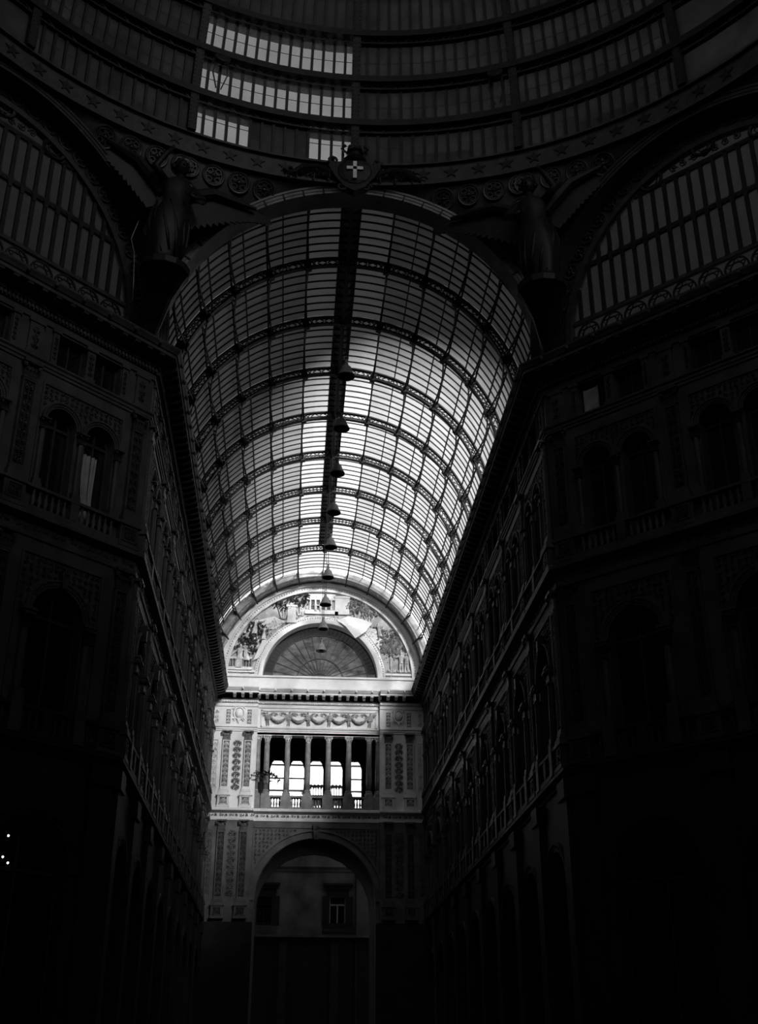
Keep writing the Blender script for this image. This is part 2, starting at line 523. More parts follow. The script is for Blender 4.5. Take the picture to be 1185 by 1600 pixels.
def facade(name, label, Mx, length, first, B, nb, k0, k1):
    mid = B / 2
    xs = [first + i * B for i in range(nb + 1)]
    mb, gd = MB(), MB()
    for i in range(nb):
        a, b = xs[i], xs[i + 1]
        c = a + mid
        wall_panel(gd, a, b, 0, 10.3, [(c, 1.45, 0.02, 6.9, True)], .6)
        wall_panel(mb, a, b, 10.3, 16.8, [(c, .95, 10.75, 14.45, True)])
        wall_panel(mb, a, b, 16.8, 22.8, [(c - .79, .58, 17.75, 21.05, True), (c + .79, .58, 17.75, 21.05, True)])
        wall_panel(mb, a, b, 22.8, 25.7, [(c - .74, .58, 23.16, 24.42, False), (c + .74, .58, 23.16, 24.42, False)], .35)
    for a, b in ((0, xs[0]), (xs[-1], length)):
        wall_panel(mb, a, b, 10.3, 25.7, [])
        wall_panel(gd, a, b, 0, 10.3, [])
    mb.box(0, length, .9, 1.1, 0, 25.7)
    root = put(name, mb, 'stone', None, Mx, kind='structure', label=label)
    put('ground_storey', gd, 'base', root)
    # mouldings
    put('cornice', MB().sweep(CORNICE, 0, length, k0, k1), 'stone', root)
    put('attic_sill', MB().sweep(SILL, 0, length, k0, k1), 'stone', root)
    put('string_course', MB().sweep(STRING, 0, length, k0, k1), 'stone', root)
    put('plinth_course', MB().sweep(PLINTH, 0, length, k0, k1), 'base', root)
    put('roof', MB().box(-2 if k0 < 0 else 0, length + (2 if k1 > 0 else 0), .8, 11, 25.74, 25.9), 'dark', root)
    dn = MB()
    n = int(length / .15)
    for i in range(n):
        x = (i + .5) * length / n
        dn.box(x - .045, x + .045, -.2, -.1, 24.78, 24.91)
    put('dentil_course', dn, 'stone', root, kind='stuff')
    fs = MB()
    n = int(length / .34)
    for i in range(n):
        x = (i + .5) * length / n
        fs.spiral(x, 17.1, .11, 1.3, i, 1 if i % 2 else -1, -.05, .018, 7)
        fs.leaf(x + .1, 17.02, .2, .09, 1.0 + (i % 2), -.05, .04)
    put('frieze_scroll', fs, 'relief', root, kind='stuff')
    mo = shared('modillion', lambda: MB().add([(-.1, -.22, 25.06), (.1, -.22, 25.06), (.1, -.22, 25.28), (-.1, -.22, 25.28), (-.1, -.5, 25.1), (.1, -.5, 25.1), (.1, -.74, 25.2), (-.1, -.74, 25.2), (.1, -.74, 25.28), (-.1, -.74, 25.28)],
                [(0, 1, 5, 4), (4, 5, 6, 7), (7, 6, 8, 9), (0, 4, 7, 9, 3), (1, 2, 8, 6, 5)]).box(-.12, .12, -.76, -.2, 25.25, 25.3))
    lion = shared('lion_mask', lambda: MB().ball((0, -.93, 25.53), .075, .07, .085, 6, 4))
    n = round(length / (BAY / 8))
    for i in range(n):
        put('modillion', mo, 'stone', root, TX((i + .5) * length / n))
    n = round(length / (BAY / 4))
    for i in range(n):
        put('lion_mask', lion, 'stone', root, TX((i + .5) * length / n))
    for x in xs:
        add_pilaster(root, x, UP, 'up')
        add_pilaster(root, x, LOW, 'low')
        put('pier', shared('ground_pier', lambda: MB().box(-.42, .42, -.18, 0, 0, 9.6).box(-.5, .5, -.26, 0, 9.6, 10.2).box(-.5, .5, -.26, 0, 0, 1.1)), 'base', root, TX(x))
        ap = put('attic_pilaster', shared('attic_pil', lambda: MB().box(-.26, .26, -.07, 0, 23.14, 24.45).box(-.32, .32, -.11, 0, 24.36, 24.5).box(-.3, .3, -.1, 0, 23.14, 23.24)), 'stone', root, TX(x))
        put('carved_panel', shared('attic_scroll', lambda: candelabra(.3, .9, .3)), 'relief', ap, TX(0, -.07, 23.32))
    bal = shared('baluster', lambda: MB().lathe(BAL_PROF, 8), True)
    ball = shared('baluster_low', lambda: MB().lathe(BAL_PROF, 8), True)
    for i in range(nb):
        c = xs[i] + mid
        # ground floor
        put('shop_arch', archivolt(1.45, 6.9, 'shop', .3), 'base', root, TX(c))
        w = put('shop_window', sash(1.45, .02, 6.9, True, 'shop'), 'wood', root, TX(c, .5))
        put('pane', pane_mesh(1.44, .03, 6.9, True, 'shop'), 'gl_win', w, TX(0, .03))
        # lower storey
        put('archivolt', archivolt(.95, 14.45, 'low', .26), 'stone', root, TX(c))
        put('keystone', shared('keystone', lambda: MB().poly([(-.1, 15.38), (.1, 15.38), (.15, 15.95), (-.15, 15.95)], -.25, 0).spiral(0, 15.85, .1, 1.2, 0, 1, -.27, .03, 8)), 'relief', root, TX(c))
        for sg in (-1, 1):
            col = put('column', shared('low_column', lambda: MB().lathe([(.13, 11.9), (.14, 12.4), (.125, 13.85)], 10, 0, -.08)), 'stone', root, TX(c + sg * 1.13))
            put('capital', shared('low_colcap', lambda: capital(.3, .42, .16)), 'relief', col, TX(0, -.05, 13.83))
            put('base', shared('low_colbase', lambda: MB().box(-.2, .2, -.28, .05, 10.6, 11.7).box(-.17, .17, -.25, .05, 11.7, 11.9)), 'stone', col)
            put('impost', shared('low_impost', lambda: MB().box(-.22, .22, -.24, 0, 14.25, 14.36).box(-.25, .25, -.28, 0, 14.36, 14.45)), 'stone', col)
        put('panel_frame', shared('low_frame', lambda: MB().box(-1.55, -1.47, -.05, 0, 11.6, 16.35).box(1.47, 1.55, -.05, 0, 11.6, 16.35).box(-1.55, 1.55, -.05, 0, 16.27, 16.35)), 'stone', root, TX(c))
        put('spandrel_scroll', shared('low_spandrel', lambda: scroll_field(lambda x, z, r: hypot(x, z - 14.45) > 1.2 + r * .7, -1.46, 1.46, 14.5, 16.26, .21, .018)), 'relief', root, TX(c), kind='stuff')
        w = put('window', sash(.95, 10.75, 14.45, True, 'low'), 'wood', root, TX(c, .4))
        put('pane', pane_mesh(.94, 10.76, 14.45, True, 'low'), 'gl_win', w, TX(0, .03))
        # upper storey: twin arches
        for sg in (-1, 1):
            put('archivolt', archivolt(.58, 21.05, 'up', .2), 'stone', root, TX(c + sg * .79))
            w = put('window', sash(.58, 17.75, 21.05, True, 'up'), 'wood', root, TX(c + sg * .79, .4))
            put('pane', pane_mesh(.57, 17.76, 21.05, True, 'up'), 'gl_win', w, TX(0, .03))
            w = put('attic_window', sash(.58, 23.16, 24.42, False, 'attic'), 'wood', root, TX(c + sg * .74, .32))
            put('pane', pane_mesh(.57, 23.17, 24.42, False, 'attic'), 'gl_win', w, TX(0, .02))
            ja = put('attic_jamb', shared('attic_jamb', lambda: MB().box(-.12, .12, -.07, 0, 23.14, 24.4).box(-.17, .17, -.12, 0, 24.36, 24.48)), 'stone', root, TX(c + sg * 1.46))
            put('carved_panel', shared('jamb_scroll', lambda: candelabra(.15, .95, .2, .014)), 'relief', ja, TX(0, -.07, 23.3))
        for xx, key in ((0, 'mid'), (-1.5, 'l'), (1.5, 'r')):
            col = put('column', shared('up_column', lambda: MB().lathe([(.1, 18.75), (.11, 19.3), (.095, 20.6)], 10, 0, -.08)), 'stone', root, TX(c + xx))
            put('capital', shared('up_colcap', lambda: capital(.26, .36, .14)), 'relief', col, TX(0, -.04, 20.6))
            put('base', shared('up_colbase', lambda: MB().box(-.17, .17, -.22, .05, 18.44, 18.62).box(-.14, .14, -.2, .05, 18.62, 18.76)), 'stone', col)
        put('panel_frame', shared('up_frame', lambda: MB().box(-1.68, -1.6, -.05, 0, 18.5, 22.38).box(1.6, 1.68, -.05, 0, 18.5, 22.38).box(-1.68, 1.68, -.05, 0, 22.3, 22.38)), 'stone', root, TX(c))
        put('spandrel_scroll', shared('up_spandrel', lambda: scroll_field(lambda x, z, r: hypot(abs(x) - .79, z - 21.05) > .77 + r * .6, -1.6, 1.6, 21.1, 22.3, .19, .017)), 'relief', root, TX(c), kind='stuff')
        ap = put('attic_pier', shared('attic_pier', lambda: MB().box(-.17, .17, -.07, 0, 23.14, 24.4).box(-.24, .24, -.13, 0, 24.33, 24.46).box(-.22, .22, -.1, 0, 23.14, 23.26)), 'stone', root, TX(c))
        put('carved_panel', shared('pier_scroll', lambda: candelabra(.22, .9, .24, .018)), 'relief', ap, TX(0, -.07, 23.32))
        # balconies
        for z0 in (17.56, 10.58):
            lowb = z0 < 12
            put('rail', shared('rail_low' if lowb else 'rail', lambda: MB().box(-1.84, 1.84, -.26, -.02, .8, .9).box(-1.84, 1.84, -.24, -.04, 0, .18).box(-.16, .16, -.25, -.03, .18, .8)), 'base' if lowb else 'stone', root, TX(c, 0, z0))
            for sg in (-1, 1):
                for j in range(6):
                    put('baluster', ball if lowb else bal, 'base' if lowb else 'stone', root, TX(c + sg * (.34 + j * .235), -.14, z0 + .185))
    return root

LEN = YE - Y0
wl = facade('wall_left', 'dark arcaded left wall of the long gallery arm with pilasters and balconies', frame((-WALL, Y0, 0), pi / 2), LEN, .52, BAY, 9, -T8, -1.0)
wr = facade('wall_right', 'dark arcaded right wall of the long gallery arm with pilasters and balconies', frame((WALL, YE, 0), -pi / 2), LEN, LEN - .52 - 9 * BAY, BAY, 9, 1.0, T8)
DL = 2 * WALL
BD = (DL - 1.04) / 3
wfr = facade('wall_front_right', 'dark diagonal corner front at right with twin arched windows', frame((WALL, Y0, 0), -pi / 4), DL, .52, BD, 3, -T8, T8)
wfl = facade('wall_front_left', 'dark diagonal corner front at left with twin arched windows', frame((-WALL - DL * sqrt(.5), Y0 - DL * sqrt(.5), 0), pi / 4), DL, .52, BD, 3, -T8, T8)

# plain octagon sides and rear arm; walls added across the side arms block light
def plain_side(th):
    return frame((APO * sin(th), CY + APO * cos(th), 0), -th)
for nm, th, lab in (('wall_blocker_right', pi / 2, 'added plain wall closing the unseen right arm to block light'), ('wall_blocker_left', -pi / 2, 'added plain wall closing the unseen left arm to block light'),
                    ('wall_rear_right', 3 * pi / 4, 'plain dark rear diagonal wall at right behind the viewer'), ('wall_rear_left', -3 * pi / 4, 'plain dark rear diagonal wall at left behind the viewer')):
    put(nm, MB().box(-WALL, WALL, 0, .6, 0, 34), 'stone', None, plain_side(th), kind='structure', label=lab)
yb = CY - APO
put('wall_back', MB().box(-WALL - .6, WALL + .6, yb - 16, yb - 15.4, 0, 35), 'stone', kind='structure', label='plain dark end wall of the arm behind the viewer')
put('wall_back_left', MB().box(-WALL - .6, -WALL, yb - 16, yb, 0, 27), 'stone', kind='structure', label='plain dark left wall of the arm behind the viewer')
put('wall_back_right', MB().box(WALL, WALL + .6, yb - 16, yb, 0, 27), 'stone', kind='structure', label='plain dark right wall of the arm behind the viewer')
put('ceiling_back', MB().arc(0, ZC, 7.3, 7.8, yb - 16, yb, 0, pi, 24), 'stone', kind='structure', label='plain dark barrel vault over the arm behind the viewer')

# ================================================================== END WALL
we_mb = MB()
for sg in (-1, 1):
    a, b = (-WALL, -4.2) if sg < 0 else (4.2, WALL)
    we_mb.box(a, b, 0, 1.0, 16.8, 26.7)
we_mb.box(-4.2, 4.2, .25, .85, 16.8, 17.55)
lw = MB()
for sg in (-1, 1):
    a, b = (-WALL, -4.2) if sg < 0 else (4.2, WALL)
    lw.box(a, b, 0, 1.0, 10.4, 16.8)
wall_panel(lw, -4.2, 4.2, 10.4, 16.8, [(0, 3.95, 10.4, 11.75, True)], .6, .25)
lg = MB()
for sg in (-1, 1):
    lg.box(min(sg * 3.95, sg * WALL), max(sg * 3.95, sg * WALL), .0, 1.0, 0, 10.4)
we_mb.box(-4.2, 4.2, .25, .9, 22.62, 26.7)
n = 40
for i in range(n):                                   # tympanum wall round the fan window
    a0, a1 = pi * i / n, pi * (i + 1) / n
    q = []
    for r in (4.05, 7.4):
        for a in (a0, a1):
            q.append((r * cos(a), .35, ZC + r * sin(a)))
    for r in (4.05,):
        for a in (a0, a1):
            q.append((r * cos(a), 1.1, ZC + r * sin(a)))
    we_mb.add(q, [(0, 2, 3, 1), (0, 1, 5, 4)])
    rr = 8.4
    we_mb.add([(7.4 * cos(a0), .35, ZC + 7.4 * sin(a0)), (7.4 * cos(a1), .35, ZC + 7.4 * sin(a1)), (rr * cos(a1), .35, ZC + rr * sin(a1)), (rr * cos(a0), .35, ZC + rr * sin(a0))], [(0, 3, 2, 1)])
we = put('wall_end', we_mb, 'pale', None, TX(0, YE), kind='structure', label='pale sunlit end wall of the gallery with loggia, tympanum and archway')

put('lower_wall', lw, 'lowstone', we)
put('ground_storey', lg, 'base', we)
def end_sweep(name, prof, m='pale'):
    mb = MB()
    mb.sweep(prof, -WALL, -4.2).sweep(prof, 4.2, WALL)
    sub = MB().sweep(prof, -4.2, 4.2)
    mb.merge(sub, TX(0, .25))
    return put(name, mb, m, we)
end_sweep('cornice', CORNICE)
end_sweep('attic_sill', SILL)
end_sweep('string_course', STRING)
put('corona_shade_plate', MB().box(-WALL, -4.2, -.76, -.25, 25.262, 25.275).box(4.2, WALL, -.76, -.25, 25.262, 25.275).box(-4.2, 4.2, -.51, -.0, 25.262, 25.275).box(-WALL, -4.2, -.255, -.2, 24.97, 25.27).box(4.2, WALL, -.255, -.2, 24.97, 25.27).box(-4.2, 4.2, -.005, .05, 24.97, 25.27), 'panel', we)  # dark plates put the shade beneath the corona into the colour
mo = shared('modillion', None)
lion = shared('lion_mask', None)
mo_p, lion_p = mo.copy(), lion.copy()
for q in (mo_p, lion_p):
    q.materials.clear()
    q.materials.append(M['pale'])
for i in range(26):
    x = -WALL + .28 + i * .558
    yy = .25 if abs(x) < 4.2 else 0
    if abs(x) < 6.4:
        put('modillion', mo_p, None, we, TX(x, yy))
        if i % 2:
            put('lion_mask', lion_p, None, we, TX(x, yy))
dn = MB()
for i in range(96):
    x = -WALL + .075 + i * .151
    yy = .25 if abs(x) < 4.2 else 0
    dn.box(x - .045, x + .045, yy - .2, yy - .1, 24.78, 24.91)
put('dentil_course', dn, 'pale', we, kind='stuff')
fs = MB()
for i in range(42):
    x = -WALL + .2 + i * .34
    yy = .25 if abs(x) < 4.2 else 0
    fs.spiral(x, 17.1, .11, 1.3, i, 1 if i % 2 else -1, yy - .05, .02, 7)
    fs.leaf(x + .1, 17.02, .2, .09, 1 + (i % 2), yy - .05, .04)
put('frieze_scroll', fs, 'relief', we, kind='stuff')
# parapet below the tympanum
put('parapet', MB().box(-WALL, WALL, -.1, .4, 25.7, 26.6).box(-WALL, WALL, -.2, .45, 26.6, 26.72).box(-4.35, 4.35, .0, .9, 26.6, 26.74), 'pale', we)

def end_pilaster(x, lo, key):
    return add_pilaster(we, x, lo, key, *(('pale', 'palerelief', 'panelp') if lo is UP else ('lowstone', 'lowrelief', 'panel')))
for sg in (-1, 1):
    for x in (6.25, 4.78):
        end_pilaster(sg * x, UP, 'upe')
        end_pilaster(sg * x, LOW, 'lowe')
    for z0, h in ((18.75, 3.4), (11.95, 4.2)):
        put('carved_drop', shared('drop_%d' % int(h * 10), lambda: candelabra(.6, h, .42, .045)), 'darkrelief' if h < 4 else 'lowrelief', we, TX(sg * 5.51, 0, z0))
        put('edge_panel', shared('edge_panel_%d' % int(h * 10), lambda: MB().box(-.2, -.16, -.04, 0, 0, h).box(.16, .2, -.04, 0, 0, h).box(-.2, .2, -.04, 0, h - .04, h).merge(candelabra(.3, h - .2, .4), TX(0, 0, .1))), 'palerelief' if h < 4 else 'lowrelief', we, TX(sg * 7.0, 0, z0))
    # attic of the corner bays: cartouche between carved panels
    def cart():
        mb = MB()
        mb.ball((0, -.02, 24.0), .28, .2, .34, 12, 8)
        mb.tube([(.36 * cos(t * pi / 10), -.06, 24.0 + .42 * sin(t * pi / 10)) for t in range(20)], .06, 5, True)
        for s2 in (-1, 1):
            mb.spiral(s2 * .36, 24.38, .14, 1.4, pi / 2, s2, -.06, .045)
            mb.spiral(s2 * .34, 23.62, .13, 1.4, -pi / 2, -s2, -.06, .045)
        mb.poly([(-.16, 23.66), (.16, 23.66), (0, 23.3)], -.12, 0)
        return mb
    put('cartouche', shared('cartouche', cart, False), 'pale', we, TX(sg * 5.51))
    for dx in (-.72, .72):
        put('carved_panel', shared('cart_panel', lambda: candelabra(.24, .95, .24, .02).box(-.17, -.14, -.03, 0, -.04, 1).box(.14, .17, -.03, 0, -.04, 1)), 'pale', we, TX(sg * 5.51 + dx, 0, 23.3))
        put('panel_ground', shared('cart_ground', lambda: MB().box(-.15, .15, -.008, 0, 23.28, 24.28)), 'panelp', we, TX(sg * 5.51 + dx))
    put('carved_panel', shared('cart_edge', lambda: candelabra(.3, .95, .3, .025)), 'palerelief', we, TX(sg * 7.0, 0, 23.3))

def figure(mb, x, z, h, y=-.08, arms=((.3, .1), (-.3, .1)), robe=True, lean=0.0, w=1.0, legs=False):
    """small relief figure standing at x, z with height h, one continuous body with head and arms"""
    P = lambda f, dx=0: (x + lean * f * h + dx, y, z + f * h)
    if legs:
        for s2 in (-1, 1):
            mb.tube([P(0, s2 * .07 * h), P(.25, s2 * .06 * h), P(.5, s2 * .04 * h)], .04 * h, 6, rs=[.035 * h, .05 * h, .07 * h])
        rings = [(P(.42), .11 * h * w, .09 * h), (P(.56), .10 * h * w, .08 * h), (P(.7), .12 * h * w, .085 * h), (P(.79), .12 * h * w, .07 * h), (P(.84), .04 * h, .04 * h), (P(.87), .035 * h, .035 * h)]
    else:
        rings = [(P(0), .17 * h * w, .1 * h), (P(.15), .15 * h * w, .1 * h), (P(.4), .12 * h * w, .09 * h), (P(.56), .09 * h * w, .08 * h), (P(.7), .12 * h * w, .085 * h), (P(.79), .12 * h * w, .07 * h), (P(.84), .04 * h, .04 * h), (P(.87), .035 * h, .035 * h)]
    mb.loft(rings, 10, .06 if robe else 0, 5)
    mb.ball(P(.925), .058 * h, .06 * h, .075 * h, 8, 6)
    for ax, az in arms:
        s2 = 1 if ax > 0 else -1
        sh = Vector(P(.77, s2 * .1 * h))
        el = Vector((sh.x + ax * h * .55, y - .03, sh.z + az * h * .3 - .05 * h))
        ha = Vector((sh.x + ax * h, y - .06, sh.z + az * h))
        mb.tube([sh, el, ha], .03 * h, 5, rs=[.042 * h, .034 * h, .026 * h])

# garland frieze
put('frieze_frame', MB().box(-4.0, 4.0, .19, .25, 24.27, 24.36).box(-4.0, 4.0, .19, .25, 23.14, 23.22).box(-4.0, -3.92, .19, .25, 23.14, 24.36).box(3.92, 4.0, .19, .25, 23.14, 24.36), 'pale', we)
putx = [-3.5 + i * 1.4 for i in range(6)]
for i, x in enumerate(putx):
    mb = MB()
    figure(mb, 0, 23.26, .98, .17, ((.32, .12 if i % 2 else -.05), (-.32, -.05 if i % 2 else .12)), False, .08 * (1 if i % 2 else -1), 1.7, True)
    mb.leaf(.1, 24.05, .4, .14, .4, .2, .05).leaf(-.1, 24.05, .4, .14, pi - .4, .2, .05)
    put('garland_bearer', mb, 'swag', we, TX(x, 0))
for i in range(5):
    mb = MB()
    pts = [(.62 * t, .15, 23.95 - .42 * (1 - t * t)) for t in [k / 6 for k in range(-6, 7)]]
    mb.tube(pts, .09, 6, rs=[.05 + .07 * (1 - abs(k / 6)) for k in range(-6, 7)])
    for k in range(22):
        t = random.uniform(-.8, .8)
        mb.ball((.62 * t, .08 + random.uniform(-.02, .03), 23.95 - .42 * (1 - t * t) + random.uniform(-.07, .07)), .05, n=5, m=3)
    mb.spiral(-.2, 24.02, .13, 1.3, 0, 1, .2, .03)
    mb.spiral(.2, 24.05, .13, 1.3, pi, -1, .2, .03)
    put('garland', mb, 'swag', we, TX(putx[i] + .7))

# loggia
colx = [-3.5 + 1.4 * i for i in range(6)]
for x in colx + [-4.12, 4.12]:
    half = abs(x) > 4
    c = put('column', shared('loggia_column', lambda: MB().lathe([(.2, 18.9), (.205, 19.6), (.19, 21.0), (.17, 22.14)], 14), True), 'grey', we, TX(x, .5))
    put('capital', shared('loggia_cap', lambda: MB().lathe([(.17, 0), (.2, .03), (.17, .06), (.24, .3), (.27, .38)], 10).box(-.29, .29, -.29, .29, .38, .48).merge(MB().spiral(-.2, .3, .09, 1.2, 1, 1, -.25, .03, 8).spiral(.2, .3, .09, 1.2, 2, -1, -.25, .03, 8).leaf(-.15, .05, .25, .12, 1.5, -.19, .08).leaf(.0, .05, .25, .12, 1.6, -.19, .08).leaf(.15, .05, .25, .12, 1.6, -.19, .08))), 'palerelief', c, TX(0, 0, 22.14))
    put('base', shared('loggia_base', lambda: MB().box(-.27, .27, -.27, .27, 18.46, 18.62).lathe([(.26, 18.62), (.27, 18.7), (.22, 18.76), (.24, 18.84), (.2, 18.92)], 12)), 'grey', c)
    put('pedestal', shared('loggia_ped', lambda: MB().box(-.36, .36, -.3, .3, 17.55, 18.46)), 'grey', c)
put('rail', MB().box(-4.2, 4.2, .25, .75, 18.38, 18.5).box(-4.2, 4.2, .22, .78, 17.5, 17.74), 'grey', we)
lb = shared('loggia_baluster', lambda: MB().lathe([(.07, 0), (.07, .05), (.045, .09), (.085, .22), (.055, .38), (.04, .5), (.06, .56), (.07, .64)], 8), True)
for i in range(5):
    for j in range(4):
        put('baluster', lb, 'grey', we, TX(-2.8 + 1.4 * i + (j - 1.5) * .19, .5, 17.74))
put('architrave_soffit', MB().box(-4.2, 4.2, .25, .9, 22.6, 22.75), 'pale', we)
# loggia room with its outer openings
rm = MB()
rm.box(-5.2, 5.2, .8, 6.6, 17.35, 17.55).box(-5.2, 5.2, .9, 6.6, 23.2, 23.4).box(-5.3, -5.1, .9, 6.6, 17.5, 23.3).box(5.1, 5.3, .9, 6.6, 17.5, 23.3)
wall_panel(rm, -5.2, 5.2, 17.5, 23.3, [(1.4 * i, .53, 18.3, 22.35, False) for i in range(-2, 3)], .4, 6.1)
for i in range(-2, 3):
    for sg in (-1, 1):
        rm.poly([(1.4 * i + sg * .54, 22.36), (1.4 * i + sg * .54, 21.75), (1.4 * i + sg * .40, 22.2), (1.4 * i + sg * .26, 22.36)], 6.12, 6.48)
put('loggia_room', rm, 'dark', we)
for i in (-2, -1, 2):
    put('transom', shared('transom', lambda: MB().box(-.53, .53, 0, .06, -.05, .05)), 'iron', we, TX(1.4 * i, 6.3, 21.05))
for i in (0, 1):
    mb = MB().box(-.53, .53, 0, .05, 19.95, 20.02).box(-.53, .53, 0, .05, 18.6, 18.66)
    for j in range(6):
        mb.tube([(-.45 + j * .18, .02, 18.6), (-.45 + j * .18, .02, 20)], .034, 5)
        mb.arc(-.36 + j * .15, 19.8, .05, .075, .0, .04, 0, 2 * pi, 8)
    put('window_railing', mb, 'iron', we, TX(1.4 * i, 6.3, -.15))
# archway below
mb = MB()
mb.arc(0, 11.75, 3.95, 4.1, .13, .3, 0, pi, 40).arc(0, 11.75, 4.1, 4.38, .18, .3, 0, pi, 40).arc(0, 11.75, 4.38, 4.5, .1, .3, 0, pi, 40)
put('archivolt', mb, 'lowstone', we)
put('keystone', MB().poly([(-.16, 15.6), (.16, 15.6), (.24, 16.62), (-.24, 16.62)], -.05, .3).spiral(0, 16.3, .18, 1.3, 0, 1, -.06, .05).spiral(0, 15.85, .12, 1.3, 0, -1, -.06, .04), 'lowrelief', we)
for sg in (-1, 1):
    put('spandrel_scroll', scroll_field(lambda x, z, r: hypot(x, z - 11.75) > 4.52 + r * .6 and 1.0 < x * sg < 4.1, min(sg * 1.0, sg * 4.1), max(sg * 1.0, sg * 4.1), 12.4, 16.32, .25, .025), 'lowrelief', we, TX(0, .25), kind='stuff')
put('spandrel_frame', MB().box(-4.15, 4.15, .2, .25, 16.35, 16.45).box(-4.15, -4.08, .2, .25, 11.8, 16.4).box(4.08, 4.15, .2, .25, 11.8, 16.4), 'lowstone', we)
tn = MB()
for i in range(32):
    a0, a1 = pi * i / 32, pi * (i + 1) / 32
    tn.add([(3.97 * cos(a), y, 11.75 + 3.97 * sin(a)) for y in (.8, 6.6) for a in (a0, a1)], [(0, 1, 3, 2)])
tn.box(-4.6, -3.97, .9, 6.6, 0, 11.75).box(3.97, 4.6, .9, 6.6, 0, 11.75)
tn.box(-9, -4.4, .9, 1.2, 0, 26).box(4.4, 9, .9, 1.2, 0, 26)
wall_panel(tn, -9, 9, 0, 17.5, [(0, 3.97, 0, 11.75, True)], .2, 6.5)
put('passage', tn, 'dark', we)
put('back_block', MB().box(-26, -5.3, 1.2, 6.6, 0, 26).box(5.3, 26, 1.2, 6.6, 0, 26).box(-5.2, 5.2, 1.15, 6.6, 23.4, 26.4), 'street', we)  # unseen side blocks, widened to keep sun off the street building

# ---- tympanum mouldings and relief
mb = MB()
mb.arc(0, ZC, 6.5, 6.62, .1, .4, 0, pi, 48).arc(0, ZC, 6.62, 6.9, .18, .4, 0, pi, 48).arc(0, ZC, 6.9, 7.1, .02, .4, 0, pi, 48)
put('tympanum_archivolt', mb, 'pale', we)
bd = MB()
for i in range(110):
    a = pi * (i + .5) / 110
    bd.ball((6.76 * cos(a), .16, ZC + 6.76 * sin(a)), .06, n=4, m=3)
put('bead_moulding', bd, 'palerelief', we, kind='stuff')
mb = MB()
mb.arc(0, ZC, 4.05, 4.3, .05, .5, 0, pi, 40).arc(0, ZC, 4.3, 4.36, .12, .5, 0, pi, 40).arc(0, ZC, 4.36, 4.62, .24, .4, 0, pi, 40)
put('window_archivolt', mb, 'pale', we)
bd = MB()
for i in range(80):
    a = pi * (i + .5) / 80
    bd.ball((4.5 * cos(a), .22, ZC + 4.5 * sin(a)), .055, n=4, m=3)
for sg in (-1, 1):
    for i in range(16):
        bd.ball((sg * (4.65 + i * .12), .3, 26.95), .05, n=4, m=3)
put('bead_moulding', bd, 'palerelief', we, kind='stuff')
for sg in (-1, 1):
    put('tympanum_ledge', MB().box(min(sg * 4.6, sg * 6.7), max(sg * 4.6, sg * 6.7), .15, .36, 26.74, 26.88).box(min(sg * 4.6, sg * 6.6), max(sg * 4.6, sg * 6.6), .22, .36, 27.05, 27.2), 'pale', we)

put('tympanum_field', MB().arc(0, ZC, 4.6, 6.52, .335, .345, 0, pi, 48), 'field', we)
def tree(name, x, z, h, trunks, crown_r, n, dark=True):
    mb = MB()
    for k in range(trunks):
        dx = (k - (trunks - 1) / 2) * .25
        mb.tube([(dx * .4, .28, 0), (dx * 1.1, .24, h * .45), (dx * 2.2, .26, h)], .05, 5, rs=[.07, .05, .035])
    t = put(name, mb, 'palerelief', we, TX(x, 0, z))
    fo = MB()
    for k in range(int(n * .8)):
        a, r = random.uniform(0, 2 * pi), crown_r * sqrt(random.random())
        px, pz = r * cos(a), h + r * .75 * sin(a)
        if hypot(x + px, z + pz - ZC) < 6.42 and hypot(x + px, z + pz - ZC) > 4.7:
            fo.leaf(px, pz, .22, .12, random.uniform(0, 6.3), .26, .2)
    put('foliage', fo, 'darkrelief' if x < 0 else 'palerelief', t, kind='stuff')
    return t
tree('relief_tree', -2.75, 31.1, 1.3, 3, .8, 130)
tree('relief_tree', -1.55, 31.4, 1.2, 3, .7, 110)
tree('relief_tree', 2.55, 31.0, 1.2, 2, .75, 130)
tree('relief_tree', 3.45, 30.7, 1.2, 3, .7, 110)
tree('relief_tree', 5.0, 27.25, 1.9, 1, .75, 150)
tree('relief_tree', -4.75, 29.3, .7, 1, .95, 200)
tree('relief_tree', -5.25, 28.4, .6, 1, .8, 150)
tree('relief_tree', 4.9, 29.3, .5, 1, .9, 150)
tree('relief_tree', 5.5, 28.9, .4, 1, .7, 100)
# temple in the middle
tp = put('relief_temple', MB().box(-1.05, 1.05, .22, .36, 31.75, 31.85).box(-1.1, 1.1, .18, .36, 32.62, 32.75).box(-1.0, 1.0, .24, .36, 32.75, 33.1).box(-1.2, 1.2, .2, .36, 31.55, 31.75), 'pale', we)
for i in range(5):
    put('temple_column', shared('temple_col', lambda: MB().lathe([(.07, 0), (.065, .7), (.09, .78)], 8)), 'pale', tp, TX(-.85 + i * .38, .24, 31.85))
for i in range(4):
    put('temple_niche', shared('temple_niche', lambda: MB().box(-.09, .09, .3, .345, 0, .6)), 'relief', tp, TX(-.66 + i * .38, 0, 31.95))
put('relief_wall', MB().box(.95, 2.0, .2, .36, 31.55, 32.85).box(.9, 2.05, .16, .36, 32.8, 32.95), 'pale', we)
put('relief_pedestal', MB().box(-2.45, -1.85, .14, .36, 30.9, 32.0).box(-2.55, -1.75, .1, .36, 32.0, 32.15).box(-2.5, -1.8, .1, .36, 30.8, 30.95).box(-2.3, -2.0, .16, .36, 32.15, 32.3), 'pale', we)
